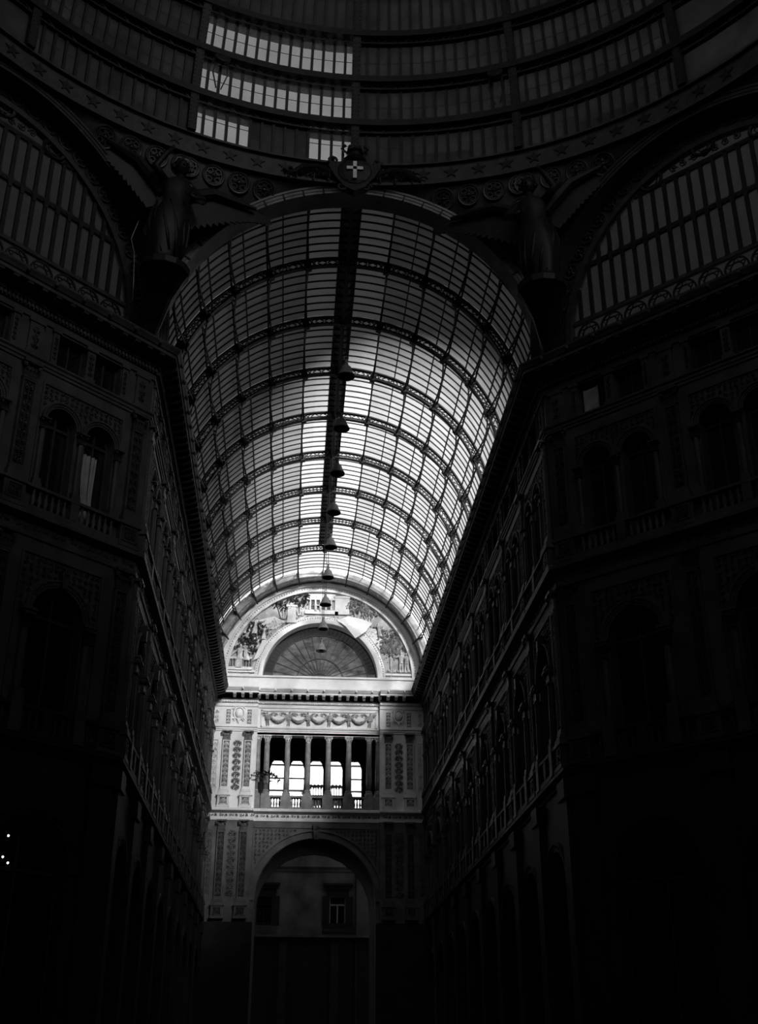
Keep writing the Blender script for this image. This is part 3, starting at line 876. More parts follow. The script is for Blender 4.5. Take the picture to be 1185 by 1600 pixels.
# sloping slabs, hills and balustrade of the left scene
put('relief_slab', MB().poly([(-4.75, 27.9), (-4.35, 28.1), (-3.75, 29.4), (-4.15, 29.45)], .14, .36), 'pale', we)
put('relief_hill', MB().poly([(-5.6, 29.9), (-4.6, 30.35), (-3.3, 30.3), (-2.6, 30.9), (-3.4, 31.3), (-4.4, 31.0), (-5.2, 30.4)], .29, .36), 'pale', we)
put('relief_hill', MB().poly([(1.2, 31.0), (2.4, 30.95), (3.9, 30.5), (4.6, 29.4), (4.2, 29.0), (3.2, 30.2), (1.9, 30.9)], .28, .36), 'pale', we)
bl = put('relief_balustrade', MB().box(-6.45, -4.85, .14, .36, 28.0, 28.12).box(-6.5, -4.8, .12, .36, 27.2, 27.4), 'pale', we)
for i in range(9):
    put('baluster', lb.copy() if i == 0 else lb, None, bl, TX(-6.38 + i * .19, .22, 27.38))
for nm, x, z, h, arms, rb, lean in (('relief_figure', -5.75, 27.35, 1.75, ((.35, -.15), (-.25, -.25)), True, .05), ('relief_figure', -5.2, 27.9, 1.3, ((.3, .1), (-.3, -.1)), True, -.15),
                                    ('relief_figure', -4.75, 29.9, 1.25, ((.4, .05), (-.3, .1)), True, .1), ('relief_figure', -4.1, 29.5, 1.0, ((.3, .1), (-.3, .2)), True, .1), ('relief_figure', 5.75, 27.3, 1.5, ((.25, -.3), (-.3, .1)), False, 0),
                                    ('relief_figure', 6.12, 27.3, 1.45, ((.1, -.3), (-.25, -.1)), False, 0), ('relief_figure', 4.25, 29.95, 1.0, ((.35, .1), (-.4, 0)), True, -.2),
                                    ('relief_figure', -.45, 31.75, .62, ((.3, .1), (-.3, 0)), True, .1), ('relief_figure', -.1, 31.75, .58, ((.3, .1), (-.3, 0)), True, -.1)):
    mb = MB()
    figure(mb, 0, 0, h, .2, arms, rb, lean, 1.0, not rb)
    put(nm, mb, 'palerelief', we, TX(x, 0, z))
for x, z, s2 in ((5.5, 31.0, 0),):
    pass
gr = MB()
for k in range(150):
    x = random.choice([random.uniform(-6.3, -4.8), random.uniform(4.8, 6.4)])
    gr.leaf(x, 27.2 + random.random() * .15, .22, .06, random.uniform(1, 2.1), .26, .04)
for k in range(260):
    a = random.uniform(.25, 2.9)
    r = random.uniform(4.72, 5.6)
    gr.leaf(r * cos(a), ZC + r * sin(a), .17, .09, random.uniform(0, 6), .3, .09)
put('relief_undergrowth', gr, 'palerelief', we, kind='stuff')

# fan window
win = MB()
win.arc(0, ZC, 3.98, 4.1, -.05, .1, 0, pi, 40).arc(0, ZC, 3.36, 3.42, -.04, .05, 0, pi, 40).arc(0, ZC, 1.62, 1.69, -.04, .05, 0, pi, 30).arc(0, ZC, .5, .58, -.04, .05, 0, pi, 20).box(-4.05, 4.05, -.05, .1, 26.68, 26.8)
w1 = put('window_1', win, 'plate', None, TX(0, YE + .95), kind='structure', label='half-round fan window with radiating bars in the tympanum')
for i in range(1, 16):
    a = pi * i / 16
    put('glazing_bar', MB().tube([(.55 * cos(a), 0, ZC + .55 * sin(a)), (3.4 * cos(a), 0, ZC + 3.4 * sin(a))], .028, 4), 'plate', w1)
for i in range(1, 40):
    a = pi * i / 40
    put('glazing_bar', MB().tube([(3.4 * cos(a), 0, ZC + 3.4 * sin(a)), (4.0 * cos(a), 0, ZC + 4.0 * sin(a))], .02, 4), 'plate', w1)
def sector(r0, r1, a0, a1, k=3):
    pts = [(r0 * cos(a0 + (a1 - a0) * i / k), ZC + r0 * sin(a0 + (a1 - a0) * i / k)) for i in range(k + 1)]
    pts += [(r1 * cos(a1 - (a1 - a0) * i / k), ZC + r1 * sin(a1 - (a1 - a0) * i / k)) for i in range(k + 1)]
    n = len(pts)
    return MB().add([(x, .03, z) for x, z in pts], [tuple(range(n))])
for r0, r1, k, m in ((.08, .55, 8, 'gl_lunette'), (.55, 1.65, 16, 'gl_fan'), (1.65, 3.4, 16, 'gl_fan'), (3.4, 4.04, 40, 'gl_lunette')):
    for i in range(k):
        put('pane', sector(r0, r1, pi * i / k, pi * (i + 1) / k), m, w1)

# ================================================================== VAULT
def ang_pt(r, deg, y=0.0):
    a = radians(deg)
    return (r * sin(a), y, ZC + r * cos(a))

def ring_arc(mb, r0, r1, y0, y1, d0, d1, n):
    """band in the vault section, degrees from the crown"""
    mb.arc(0, ZC, r0, r1, y0, y1, pi / 2 - radians(d1), pi / 2 - radians(d0), n)

vb = MB()
for sg in (-1, 1):
    vb.box(min(sg * 7.2, sg * 7.9), max(sg * 7.2, sg * 7.9), 1.2, YE + .3, 25.6, 26.85)
vault = put('ceiling_vault', vb, 'stone', kind='structure', label='glazed iron barrel vault over the long gallery arm')
def rib_chords():
    mb = MB()
    ring_arc(mb, R_IN, R_IN + .07, -.11, .11, -89, 89, 60)
    ring_arc(mb, R_OUT - .07, R_OUT, -.11, .11, -89, 89, 60)
    return mb
def rib_lattice():
    """one panel of the rib web between two purlins, centred on the crown"""
    mb = MB()
    r0, r1 = R_IN + .05, R_OUT - .05
    rm_ = (r0 + r1) / 2
    h = SEG / 2
    cells = [(-h + 1.0, -h + 3.4), (-h + 3.4, -h + 6.875), (h - 6.875, h - 3.4), (h - 3.4, h - 1.0)]
    for i, (a, b) in enumerate(cells):
        if i in (0, 3):
            for p, q in (((r0, a), (r1, b)), ((r1, a), (r0, b))):
                mb.tube([ang_pt(*p), ang_pt(*q)], .03, 4)
        else:
            m_ = (a + b) / 2
            for s2 in (-1, 1):
                for da, dr in ((-.62, 0), (.62, 0), (0, .07), (0, -.07)):
                    pass
            pts = []
            for k in range(24):
                t = 2 * pi * k / 24
                rr = .16 * (.78 + .22 * cos(4 * t))
                x_, z_ = rr * 1.25 * cos(t), rr * sin(t)
                pts.append(ang_pt(rm_ + z_, m_ + math.degrees(x_ / rm_)))
            mb.tube(pts, .026, 4, True)
            for ca in (a, b):
                for cr in (r0, r1):
                    e = m_ + (ca - m_) * .55
                    mb.tube([ang_pt(cr, ca), ang_pt(rm_ + (cr - rm_) * .55, e)], .028, 4)
    return mb
def rib_gusset():
    mb = MB()
    ring_arc(mb, R_IN - .03, R_OUT, -.07, .07, -1.25, 1.25, 2)
    mb.box(-.13, .13, -.14, .14, ZC + R_IN - .09, ZC + R_IN + .05)
    return mb
def purlin():
    """lattice purlin on the crown, from y = 0 to the next rib: straight top chord, bowed bottom chord"""
    mb = MB()
    L, n = BAY, 10
    top = ZC + R_OUT - .02
    bot = [(BAY * i / n, ZC + R_OUT - .13 - .34 * (abs(2 * i / n - 1)) ** 1.6) for i in range(n + 1)]
    mb.box(-.035, .035, .05, L - .05, top - .05, top)
    for (y0, z0), (y1, z1) in zip(bot, bot[1:]):
        mb.add([(-.035, y0, z0), (.035, y0, z0), (.035, y1, z1), (-.035, y1, z1), (-.035, y0, z0 + .05), (.035, y0, z0 + .05), (.035, y1, z1 + .05), (-.035, y1, z1 + .05)],
               [(0, 1, 2, 3), (4, 7, 6, 5), (0, 4, 5, 1), (3, 2, 6, 7), (0, 3, 7, 4), (1, 5, 6, 2)])
    for i in range(n):
        (y0, z0), (y1, z1) = bot[i], bot[i + 1]
        if i not in (4, 5):
            mb.tube([(0, y0, z0), (0, y1, top)], .018, 4)
            mb.tube([(0, y0, top), (0, y1, z1)], .018, 4)
    return mb
def rotY(deg):
    return Matrix.Translation((0, 0, ZC)) @ Matrix.Rotation(radians(deg), 4, 'Y') @ Matrix.Translation((0, 0, -ZC))
NSEG = 6
RIBS = [RIB0 + BAY * k for k in range(8)]
for k, y in enumerate(RIBS):
    rb = put('rib', shared('rib', rib_chords), 'iron', vault, TX(0, y))
    for j in range(-NSEG, NSEG):
        put('lattice', shared('rib_lattice', rib_lattice), 'iron', rb, rotY((j + .5) * SEG))
    for j in range(-NSEG, NSEG + 1):
        put('gusset', shared('rib_gusset', rib_gusset), 'iron', rb, rotY(j * SEG))
BAYS = [(RIB0 - BAY + .45, RIB0)] + [(RIB0 + BAY * k, RIB0 + BAY * (k + 1)) for k in range(8)]
BAYS[-1] = (BAYS[-1][0], 41.1)
def glz_bar():
    mb = MB()
    ring_arc(mb, R_GL - .06, R_GL - .01, -.036, .036, -86, 86, 60)
    return mb
def long_bar():
    return MB().box(-.022, .022, 0, BAY, ZC + R_GL - .09, ZC + R_GL - .02)
NST = 8
stuff = MB()
def add_pane(mb, y0, y1, d0, d1, k=2):
    vs = []
    for i in range(k + 1):
        d = d0 + (d1 - d0) * i / k
        vs += [ang_pt(R_GL, d, y0), ang_pt(R_GL, d, y1)]
    mb.add(vs, [(2 * i, 2 * i + 1, 2 * i + 3, 2 * i + 2) for i in range(k)])
ridge_stuff = MB()
for b, (ya, yz) in enumerate(BAYS):
    nst = NST
    st = (yz - ya) / nst
    for j in range(-NSEG, NSEG + 1):
        put('purlin', shared('purlin', purlin), 'iron', vault, rotY(j * SEG) @ TX(0, yz - BAY) if b else rotY(j * SEG) @ TX(0, yz - BAY))
        if j < NSEG and j not in (-1, 0):
            put('glazing_purlin', shared('long_bar', long_bar), 'iron', vault, rotY((j + .42 if j < 0 else j + .58) * SEG) @ TX(0, yz - BAY))
    for s_ in range(1, nst):
        put('glazing_bar', shared('glz_bar', glz_bar), 'iron', vault, TX(0, ya + s_ * st))
    for j in range(-NSEG, NSEG):
        d0, d1 = j * SEG, (j + 1) * SEG
        rid = j in (-1, 0)
        if j == -1:
            d1 = -3.2
        if j == 0:
            d0 = 3.2
        for s_ in range(nst):
            y0, y1 = ya + s_ * st, ya + (s_ + 1) * st
            if b < 3:
                mb = MB()
                add_pane(mb, y0 + .01, y1 - .01, d0, d1)
                put('glass_pane', mb, 'gl_ridge' if rid else 'gl_vault', vault)
            else:
                add_pane(ridge_stuff if rid else stuff, y0 + .01, y1 - .01, d0, d1)
    if b < 8:
        wk = MB()
        for i in range(8):
            y0 = ya + (yz - ya) * i / 8
            wk.box(-.42, .42, y0 + .01, y0 + (yz - ya) / 8 - .01, ZC + R_GL - .02, ZC + R_GL + .03)
        put('ridge_boarding', wk, 'boards', vault)
        put('ridge_beam', MB().box(-.08, .08, ya, yz, ZC + R_IN, ZC + R_IN + .3).box(-.44, -.38, ya, yz, ZC + R_GL - .12, ZC + R_GL).box(.38, .44, ya, yz, ZC + R_GL - .12, ZC + R_GL), 'iron', vault)
        sc = MB()
        for i in range(4):
            for sg in (-1, 1):
                ym = ya + (yz - ya) * (i + .5) / 4
                sc.tube([(sg * .1, ym - .3, ZC + R_IN + .15), (sg * .3, ym - .1, ZC + R_IN + .3), (sg * .36, ym + .15, ZC + R_IN + .4), (sg * .2, ym + .25, ZC + R_IN + .3)], .03, 4)
        put('ridge_scroll', sc, 'iron', vault, kind='stuff')
    else:
        add_pane(ridge_stuff, ya, yz, -3.2, 3.2)
for sg in (-1, 1):
    mb = MB()
    ring_arc(mb, R_GL - .03, R_GL + .04, 1.2, 41.2, *((82.5, 91) if sg > 0 else (-91, -82.5)), 3)
    put('foot_plate', mb, 'iron', vault)
put('vault_glazing', stuff, 'gl_vault', vault, kind='stuff')
put('ridge_glazing', ridge_stuff, 'gl_ridge', vault, kind='stuff')
# plastered strip between the glass and the end wall, with its relief ornaments
mb = MB()
ring_arc(mb, 7.28, 7.95, 41.1, YE + .3, -90, 90, 60)
es = put('end_strip', mb, 'strip', vault)
for j in range(-NSEG, NSEG):
    put('carved_panel', shared('strip_scroll', lambda: scroll_field(lambda x, z, r: True, -.55, .55, -.22, .22, .25, .03)), 'palerelief', es, rotY((j + .5) * SEG) @ Matrix.Translation((0, 41.45, ZC + 7.27)) @ Matrix.Rotation(pi / 2, 4, 'X'))
# bracket feet of the purlins on the end wall
for j in range(-NSEG, NSEG + 1):
    put('purlin_bracket', shared('purlin_bracket', lambda: MB().add([(-.04, 40.95, ZC + 7.75), (.04, 40.95, ZC + 7.75), (.04, 40.95, ZC + 7.2), (-.04, 40.95, ZC + 7.2), (-.04, 41.85, ZC + 6.98), (.04, 41.85, ZC + 6.98), (-.04, 41.3, ZC + 7.3), (.04, 41.3, ZC + 7.3)],
                                                                     [(0, 1, 2, 3), (3, 2, 5, 4), (4, 5, 7, 6), (6, 7, 1, 0), (0, 3, 4, 6), (1, 7, 5, 2)])), 'iron', vault, rotY(j * SEG))

# ================================================================== OCTAGON: arches, drum, dome
def side_frame(th):
    """local frame of an octagon side: x to the right, y into the wall, origin at its foot centre"""
    return frame((APO * sin(th), CY + APO * cos(th), 0), -th)
ZA = 26.5                      # centre of the great arches
def big_arch(mb):
    for r0, r1, y0, y1 in ((7.2, 7.32, -.17, .75), (7.32, 7.46, -.2, .6), (7.46, 7.56, -.24, .6)):
        mb.arc(0, ZA, r0, r1, y0, y1, 0, pi, 56)
        for sg in (-1, 1):
            mb.box(min(sg * r0, sg * r1), max(sg * r0, sg * r1), y0, y1, 25.65, ZA)
    return mb
ta = put('trim_1', big_arch(MB()), 'archstone', None, side_frame(0), kind='structure', label='great iron arch framing the mouth of the glazed gallery arm')
for i in range(28):
    a = pi * (i + .5) / 28
    put('arch_joint', MB().arc(0, ZA, 7.2, 7.47, -.215, -.15, a - .004, a + .004, 1), 'iron', ta)
# lunette windows over the diagonal fronts
def lunette(name, lab, th):
    root = put(name, big_arch(MB()), 'plate', None, side_frame(th), kind='structure', label=lab)
    yw = .75
    fr = MB()
    fr.arc(0, ZC, 6.2, 6.45, yw - .2, yw + .1, 0, pi, 48)
    fr.box(-7.3, 7.3, -.1, yw + .3, 25.66, 26.35)
    fr.box(-6.4, 6.4, yw - .1, yw + .06, 26.35, 26.5).box(-6.3, 6.3, yw - .1, yw + .06, 27.52, 27.68)
    put('window_frame', fr, 'plate', root)
    put('rosette_band', MB().arc(0, ZC, 6.4, 7.3, yw - .08, yw + .05, 0, pi, 48), 'plate', root)
    ros = shared('band_rosette', lambda: MB().tube([(.3 * cos(t * pi / 8), 0, .3 * sin(t * pi / 8)) for t in range(16)], .045, 4, True).tube([(.09 * cos(t * pi / 4), -.03, .09 * sin(t * pi / 4)) for t in range(8)], .035, 4, True).leaf(0, 0, .27, .12, .3, 0, .06).leaf(0, 0, .27, .12, 1.56, 0, .06).leaf(0, 0, .27, .12, 2.8, 0, .06).leaf(0, 0, .27, .12, 4.1, 0, .06).leaf(0, 0, .27, .12, 5.3, 0, .06))
    n = 28
    for i in range(n):
        a = pi * (i + .5) / n
        put('rosette', ros, 'relief', root, TX(6.85 * cos(a), yw - .12, ZC + 6.85 * sin(a)))
    rows = ((27.68, 29.95, False), (30.1, 32.1, True))
    P = .5
    R = 6.2
    for r_, (za, zb, _t) in enumerate(rows):
        for i in range(-12, 13):
            xa, xb = max(-R + .02, i * P - P / 2 + .05), min(R - .02, i * P + P / 2 - .05)
            if xb - xa < .05:
                continue
            tops = [(xa + (xb - xa) * k / 6, min(zb, ZC + sqrt(R * R - (xa + (xb - xa) * k / 6) ** 2))) for k in range(7)]
            if max(z for _, z in tops) - za < .25:
                continue
            pts = [(xa, za), (xb, za)] + [(x, max(z, za + .01)) for x, z in reversed(tops)]
            put('pane', MB().add([(x, 0, z) for x, z in pts], [tuple(range(len(pts)))]), 'gl_lunette', root, TX(0, yw))
            w, c = (xb - xa) / 2, (xa + xb) / 2
            full = min(z for _, z in tops) >= zb - .01
            cm = MB()
            for cond, zz, up in ((full, zb, 1), (r_ == 1, za, -1)):
                if cond:
                    for sg in (-1, 1):
                        e = zz - up * w
                        cm.poly([(c + sg * w, zz), (c + sg * w, e)] + [(c + sg * w * cos(pi / 2 * k / 5), e + up * w * sin(pi / 2 * k / 5)) for k in range(1, 6)], -.06, -.01)
            if cm.v:
                put('pane_surround', cm, 'iron', root, TX(0, yw))
        for i in range(-12, 13):
            x = i * P + P / 2
            if abs(x) < R - .1:
                zt = min(zb + .1, ZC + sqrt(R * R - x * x))
                if zt > za + .2:
                    put('mullion', MB().box(x - .075, x + .075, yw - .1, yw - .005, za - .05, zt), 'iron', root)
        zl = zb + .07
        if r_ == 0:
            for i in range(-12, 12):
                x = i * P + P / 2
                if abs(x) < 5.1:
                    put('mullion_node', shared('mullion_node', lambda: MB().poly([(.17, 0), (.09, .1), (.06, .3), (-.06, .3), (-.09, .1), (-.17, 0), (-.09, -.1), (-.06, -.3), (.06, -.3), (.09, -.1)], -.125, -.005)), 'iron', root, TX(x, yw, zl))
        hw = sqrt(max(0, R * R - (zl - ZC) ** 2))
        put('transom', MB().box(-hw, hw, yw - .1, yw + .05, zl - .1, zl + .1), 'iron', root)
    # star-and-ring panels along the base
    def ringstar():
        mb = MB()
        mb.tube([(.44 * cos(t * pi / 10), 0, .44 * sin(t * pi / 10)) for t in range(20)], .045, 4, True)
        mb.tube([(.24 * cos(t * pi / 8), 0, .24 * sin(t * pi / 8)) for t in range(16)], .03, 4, True)
        for q in (0, pi / 3):
            mb.tube([(.42 * cos(pi / 2 + q + t * 2 * pi / 3), -.01, .42 * sin(pi / 2 + q + t * 2 * pi / 3)) for t in range(3)], .032, 4, True)
        return mb
    for i in range(-7, 7):
        x = (i + .5) * 1.0
        if -7 < i < 6:
            put('ring_star', shared('ring_star', ringstar), 'iron', root, TX(x, yw - .05, 27.0))
        put('pane', shared('star_pane', lambda: MB().add([(-.5, 0, -.5), (.5, 0, -.5), (.5, 0, .5), (-.5, 0, .5)], [(0, 1, 2, 3)])), 'gl_lunette', root, TX(x, yw + .02, 27.0))
    # scrolled grille and medallions between the top row and the arch
    put('scroll_grille', scroll_field(lambda x, z, r: z > 32.2 and hypot(x, z - ZC) < 6.15 - r * .5, -3.2, 3.2, 32.2, 33.0, .42, .04), 'plate', root, TX(0, yw - .03), kind='stuff')
    hw = 2.9
    put('grille_pane', MB().add([(6.2 * cos(1.08 + (pi - 2.16) * k / 24), yw + .06, ZC + 6.2 * sin(1.08 + (pi - 2.16) * k / 24)) for k in range(25)], [tuple(range(25))]), 'gl_lunette', root)
    for x in (-2.2, 2.2, 0):
        put('medallion', shared('medallion', lambda: MB().tube([(.42 * cos(t * pi / 10), 0, .36 * sin(t * pi / 10)) for t in range(20)], .08, 5, True).tube([(.25 * cos(t * pi / 3), 0, .22 * sin(t * pi / 3)) for t in range(6)], .03, 4, True)), 'iron', root, TX(x, yw - .1, 32.5 + (.35 if x == 0 else -.1)))
    return root
lunette('window_2', 'half-round iron window with long panes above the left corner front', -pi / 4)
lunette('window_3', 'half-round iron window with long panes above the right corner front', pi / 4)

RD, ZS0, ZS1 = 17.2, 34.05, 34.95
def dome_pt(R, th, z):
    return (R * sin(th), R * cos(th), z)
def ring_band(mb, R0, R1, z0, z1, t0, t1, n):
    vs, fs = [], []
    for i in range(n + 1):
        t = t0 + (t1 - t0) * i / n
        for R, z in ((R0, z0), (R0, z1), (R1, z1), (R1, z0)):
            vs.append(dome_pt(R, t, z))
    for i in range(n):
        k = 4 * i
        fs += [(k, k + 1, k + 5, k + 4), (k + 1, k + 2, k + 6, k + 5), (k + 2, k + 3, k + 7, k + 6), (k + 3, k, k + 4, k + 7)]
    return mb.add(vs, fs)
mb = ring_band(MB(), RD, RD + .5, ZS0, ZS1, 0, 2 * pi, 96)
ring_band(mb, RD - .12, RD + .5, ZS0 - .12, ZS0, 0, 2 * pi, 96)
ring_band(mb, RD - .15, RD + .5, ZS1, ZS1 + .1, 0, 2 * pi, 96)
dome = put('ceiling_dome', mb, 'plate', None, TX(0, CY), kind='structure', label='iron and glass dome over the octagon with its band of stars')
S16 = 2 * pi / 16
sm = shared('star', lambda: MB().star(0, 0, .31, .13, -.05, .02))
def dome_frame(R, th, z):
    return Matrix.Translation(dome_pt(R, th, z)) @ Matrix.Rotation(-th, 4, 'Z')
for i in range(-14, 14):
    th = (i + .5) * S16 / 6
    put('star', sm, 'bronze', dome, dome_frame(RD, th, (ZS0 + ZS1) / 2 + .02))
# pendentives
def pend_at(ph, z, th):
    """point of the pendentive shell at angle ph from the side centre and height z; th: side azimuth"""
    x = APO * tan(ph)
    za = ZA + sqrt(max(0, 7.45 ** 2 - x * x))
    s_ = max(0, min(1, (z - za) / (ZS0 - .05 - za)))
    pl = APO / cos(ph)
    rho = pl + (RD + .1 - pl) * (1 - (1 - s_) ** 1.3)
    return Vector(dome_pt(rho, th + ph, z))
def pend_pt(ph, s_, th):
    x = APO * tan(ph)
    za = ZA + sqrt(max(0, 7.45 ** 2 - x * x))
    return pend_at(ph, za + (ZS0 - .05 - za) * s_, th)
rosette = shared('rosette', lambda: MB().tube([(.42 * cos(t * pi / 10), 0, .42 * sin(t * pi / 10)) for t in range(20)], .05, 5, True).tube([(.33 * cos(t * pi / 8), 0, .33 * sin(t * pi / 8)) for t in range(16)], .022, 4, True)
                 .tube([(.17 + .11 * cos(t * pi / 5), 0, .17 + .11 * sin(t * pi / 5)) for t in range(10)], .025, 4, True).tube([(-.17 + .11 * cos(t * pi / 5), 0, .17 + .11 * sin(t * pi / 5)) for t in range(10)], .025, 4, True)
                 .tube([(.17 + .11 * cos(t * pi / 5), 0, -.17 + .11 * sin(t * pi / 5)) for t in range(10)], .025, 4, True).tube([(-.17 + .11 * cos(t * pi / 5), 0, -.17 + .11 * sin(t * pi / 5)) for t in range(10)], .025, 4, True)
                 .ball((0, -.03, 0), .07, n=6, m=4).leaf(0, 0, .3, .1, 0, 0, .05).leaf(0, 0, .3, .1, pi / 2, 0, .05).leaf(0, 0, .3, .1, pi, 0, .05).leaf(0, 0, .3, .1, -pi / 2, 0, .05))
for k in range(8):
    th = k * pi / 4
    mb = MB()
    n, m_ = 40, 8
    vs = [pend_pt(-pi / 8 + pi / 4 * i / n, j / m_, th) for i in range(n + 1) for j in range(m_ + 1)]
    fs = [(i * (m_ + 1) + j, (i + 1) * (m_ + 1) + j, (i + 1) * (m_ + 1) + j + 1, i * (m_ + 1) + j + 1) for i in range(n) for j in range(m_)]
    mb.add(vs, fs)
    pn = put('pendentive', mb, 'plate', dome, smooth=True)
    if k in (0, 1, 7):
        for row in range(6):
            z = ZS0 - .58 - row * .98
            for c in range(-7, 7):
                ph = (c + .5) * radians(3.4)
                x = APO * tan(ph)
                if abs(ph) > radians(22.2):
                    continue
                if hypot(x, z - ZA) < 7.56 + .26:
                    continue
                p = pend_at(ph, z, th)
                q = pend_at(ph, z + .1, th)
                up_ = (q - p).normalized()
                rt_ = Vector((cos(th + ph), -sin(th + ph), 0))
                nn = rt_.cross(up_) * -1.0      # y axis into the wall
                Mx = Matrix((( rt_.x, nn.x, up_.x, p.x), (rt_.y, nn.y, up_.y, p.y), (rt_.z, nn.z, up_.z, p.z), (0, 0, 0, 1)))
                if Vector((Mx[0][1], Mx[1][1], 0)).dot(Vector((sin(th), cos(th), 0))) < 0:
                    for r in range(3):
                        Mx[r][1] *= -1
                        Mx[r][0] *= -1
                put('rosette', rosette, 'relief', pn, Mx @ TX(0, -.05))
# ribs, ring beams, glazing
PROF = [(RD, 35.05), (17.2, 36.95), (17.0, 39.2), (16.5, 41.3), (15.8, 43.4), (14.9, 45.3), (13.7, 47.2), (12.1, 49.0), (10.2, 50.6), (8.0, 52.0), (5.6, 53.1), (3.0, 53.8)]
for k in range(16):
    th = k * S16
    mb = MB()
    for (Ra, za), (Rb, zb) in zip(PROF, PROF[1:]):
        vs = []
        for R, z in ((Ra, za), (Rb, zb)):
            for w, d in ((-.17, -.28), (.17, -.28), (.17, .12), (-.17, .12)):
                t = Vector((cos(th), -sin(th), 0))
                vs.append(Vector(dome_pt(R + d, th, z)) + t * w)
        mb.add(vs, [(0, 1, 5, 4), (1, 2, 6, 5), (2, 3, 7, 6), (3, 0, 4, 7)])
        L = hypot(Ra - Rb, za - zb)
        if k in (0, 1, 2, 14, 15) and za < 44:
            for i in range(int(L / .2)):
                f = (i + .5) / int(L / .2)
                for w in (-.12, .12):
                    t = Vector((cos(th), -sin(th), 0))
                    mb.ball(Vector(dome_pt(Ra + (Rb - Ra) * f - .285, th, za + (zb - za) * f)) + t * w, .028, n=4, m=3)
    put('dome_rib', mb, 'iron', dome)
for i, (R, z) in enumerate(PROF[1:], 1):
    mb = MB()
    ring_band(mb, R - .34, R + .05, z - .02, z + .3, 0, 2 * pi, 96)
    ring_band(mb, R - .2, R + .02, z - .34, z - .27, 0, 2 * pi, 96)
    rb = put('ring_beam', mb, 'iron', dome)
    if i < 5:
        put('added_shade_ring', ring_band(MB(), R + .12, R + .62, z - .1, z - .04, 0, 2 * pi, 96), 'iron', dome)  # ring added outside the glass to darken the tops of the panes
    if i < 5:
        la = MB()
        nl = 14 * 5
        for j in range(nl):
            t0 = -2.5 * S16 + 5 * S16 * j / nl
            t1 = t0 + 5 * S16 / nl
            a, b = (z - .3, z) if j % 2 else (z, z - .3)
            la.tube([dome_pt(R - .12, t0, a), dome_pt(R - .12, t1, b)], .03, 4)
        put('lattice', la, 'iron', rb, kind='stuff')
NP = 14
far_gl, far_bars = MB(), MB()
for r_ in range(len(PROF) - 1):
    (Ra, za), (Rb, zb) = PROF[r_], PROF[r_ + 1]
    for s_ in range(16):
        sec = s_ if s_ < 8 else s_ - 16
        near = r_ < 4 and -2 <= sec <= 1
        np_ = NP if near else 5
        for i in range(np_):
            t0, t1 = (sec + i / np_) * S16, (sec + (i + 1) / np_) * S16
            z0, R0 = za, Ra
            board = near and r_ == 0 and 5 <= i <= 9
            if board:
                z0 = za + .55
            q = [dome_pt(R0, t0, z0), dome_pt(R0, t1, z0), dome_pt(Rb, t1, zb), dome_pt(Rb, t0, zb)]
            if near:
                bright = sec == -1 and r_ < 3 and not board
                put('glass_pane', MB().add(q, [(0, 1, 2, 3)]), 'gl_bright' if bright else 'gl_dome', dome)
                if i:
                    tm = Vector((cos(t0), -sin(t0), 0))
                    vs = []
                    for R, z in ((Ra, za), (Rb, zb)):
                        for w, d in ((-.055, -.1), (.055, -.1), (.055, .03), (-.055, .03)):
                            vs.append(Vector(dome_pt(R + d, t0, z)) + tm * w)
                    put('glazing_bar', MB().add(vs, [(0, 1, 5, 4), (1, 2, 6, 5), (2, 3, 7, 6), (3, 0, 4, 7)]), 'iron', dome)
                if r_ < 3:
                    f = .5
                    Rm, zm = Ra + (Rb - Ra) * f, za + (zb - za) * f
                    if not board:
                        put('lap_bar', MB().add([dome_pt(Rm - .03, t0, zm - .02), dome_pt(Rm - .03, t1, zm - .02), dome_pt(Rm - .03, t1, zm + .02), dome_pt(Rm - .03, t0, zm + .02)], [(0, 1, 2, 3)]), 'plate', dome)
                if board:
                    put('hatch_board', ring_band(MB(), Ra - .04, Ra + .03, za, za + .54, t0 + .002, t1 - .002, 1), 'plate', dome)
            else:
                far_gl.add(q, [(0, 1, 2, 3)])
put('dome_glazing', far_gl, 'gl_dome', dome, kind='stuff')
put('lantern', ring_band(MB(), .3, 3.2, 53.8, 54.1, 0, 2 * pi, 24), 'plate', dome)

# ================================================================== THINGS
def thing(name, label, cat, Mx, group=None):
    o = put(name, None, None, None, Mx, label=label, cat=cat, group=group)
    return o

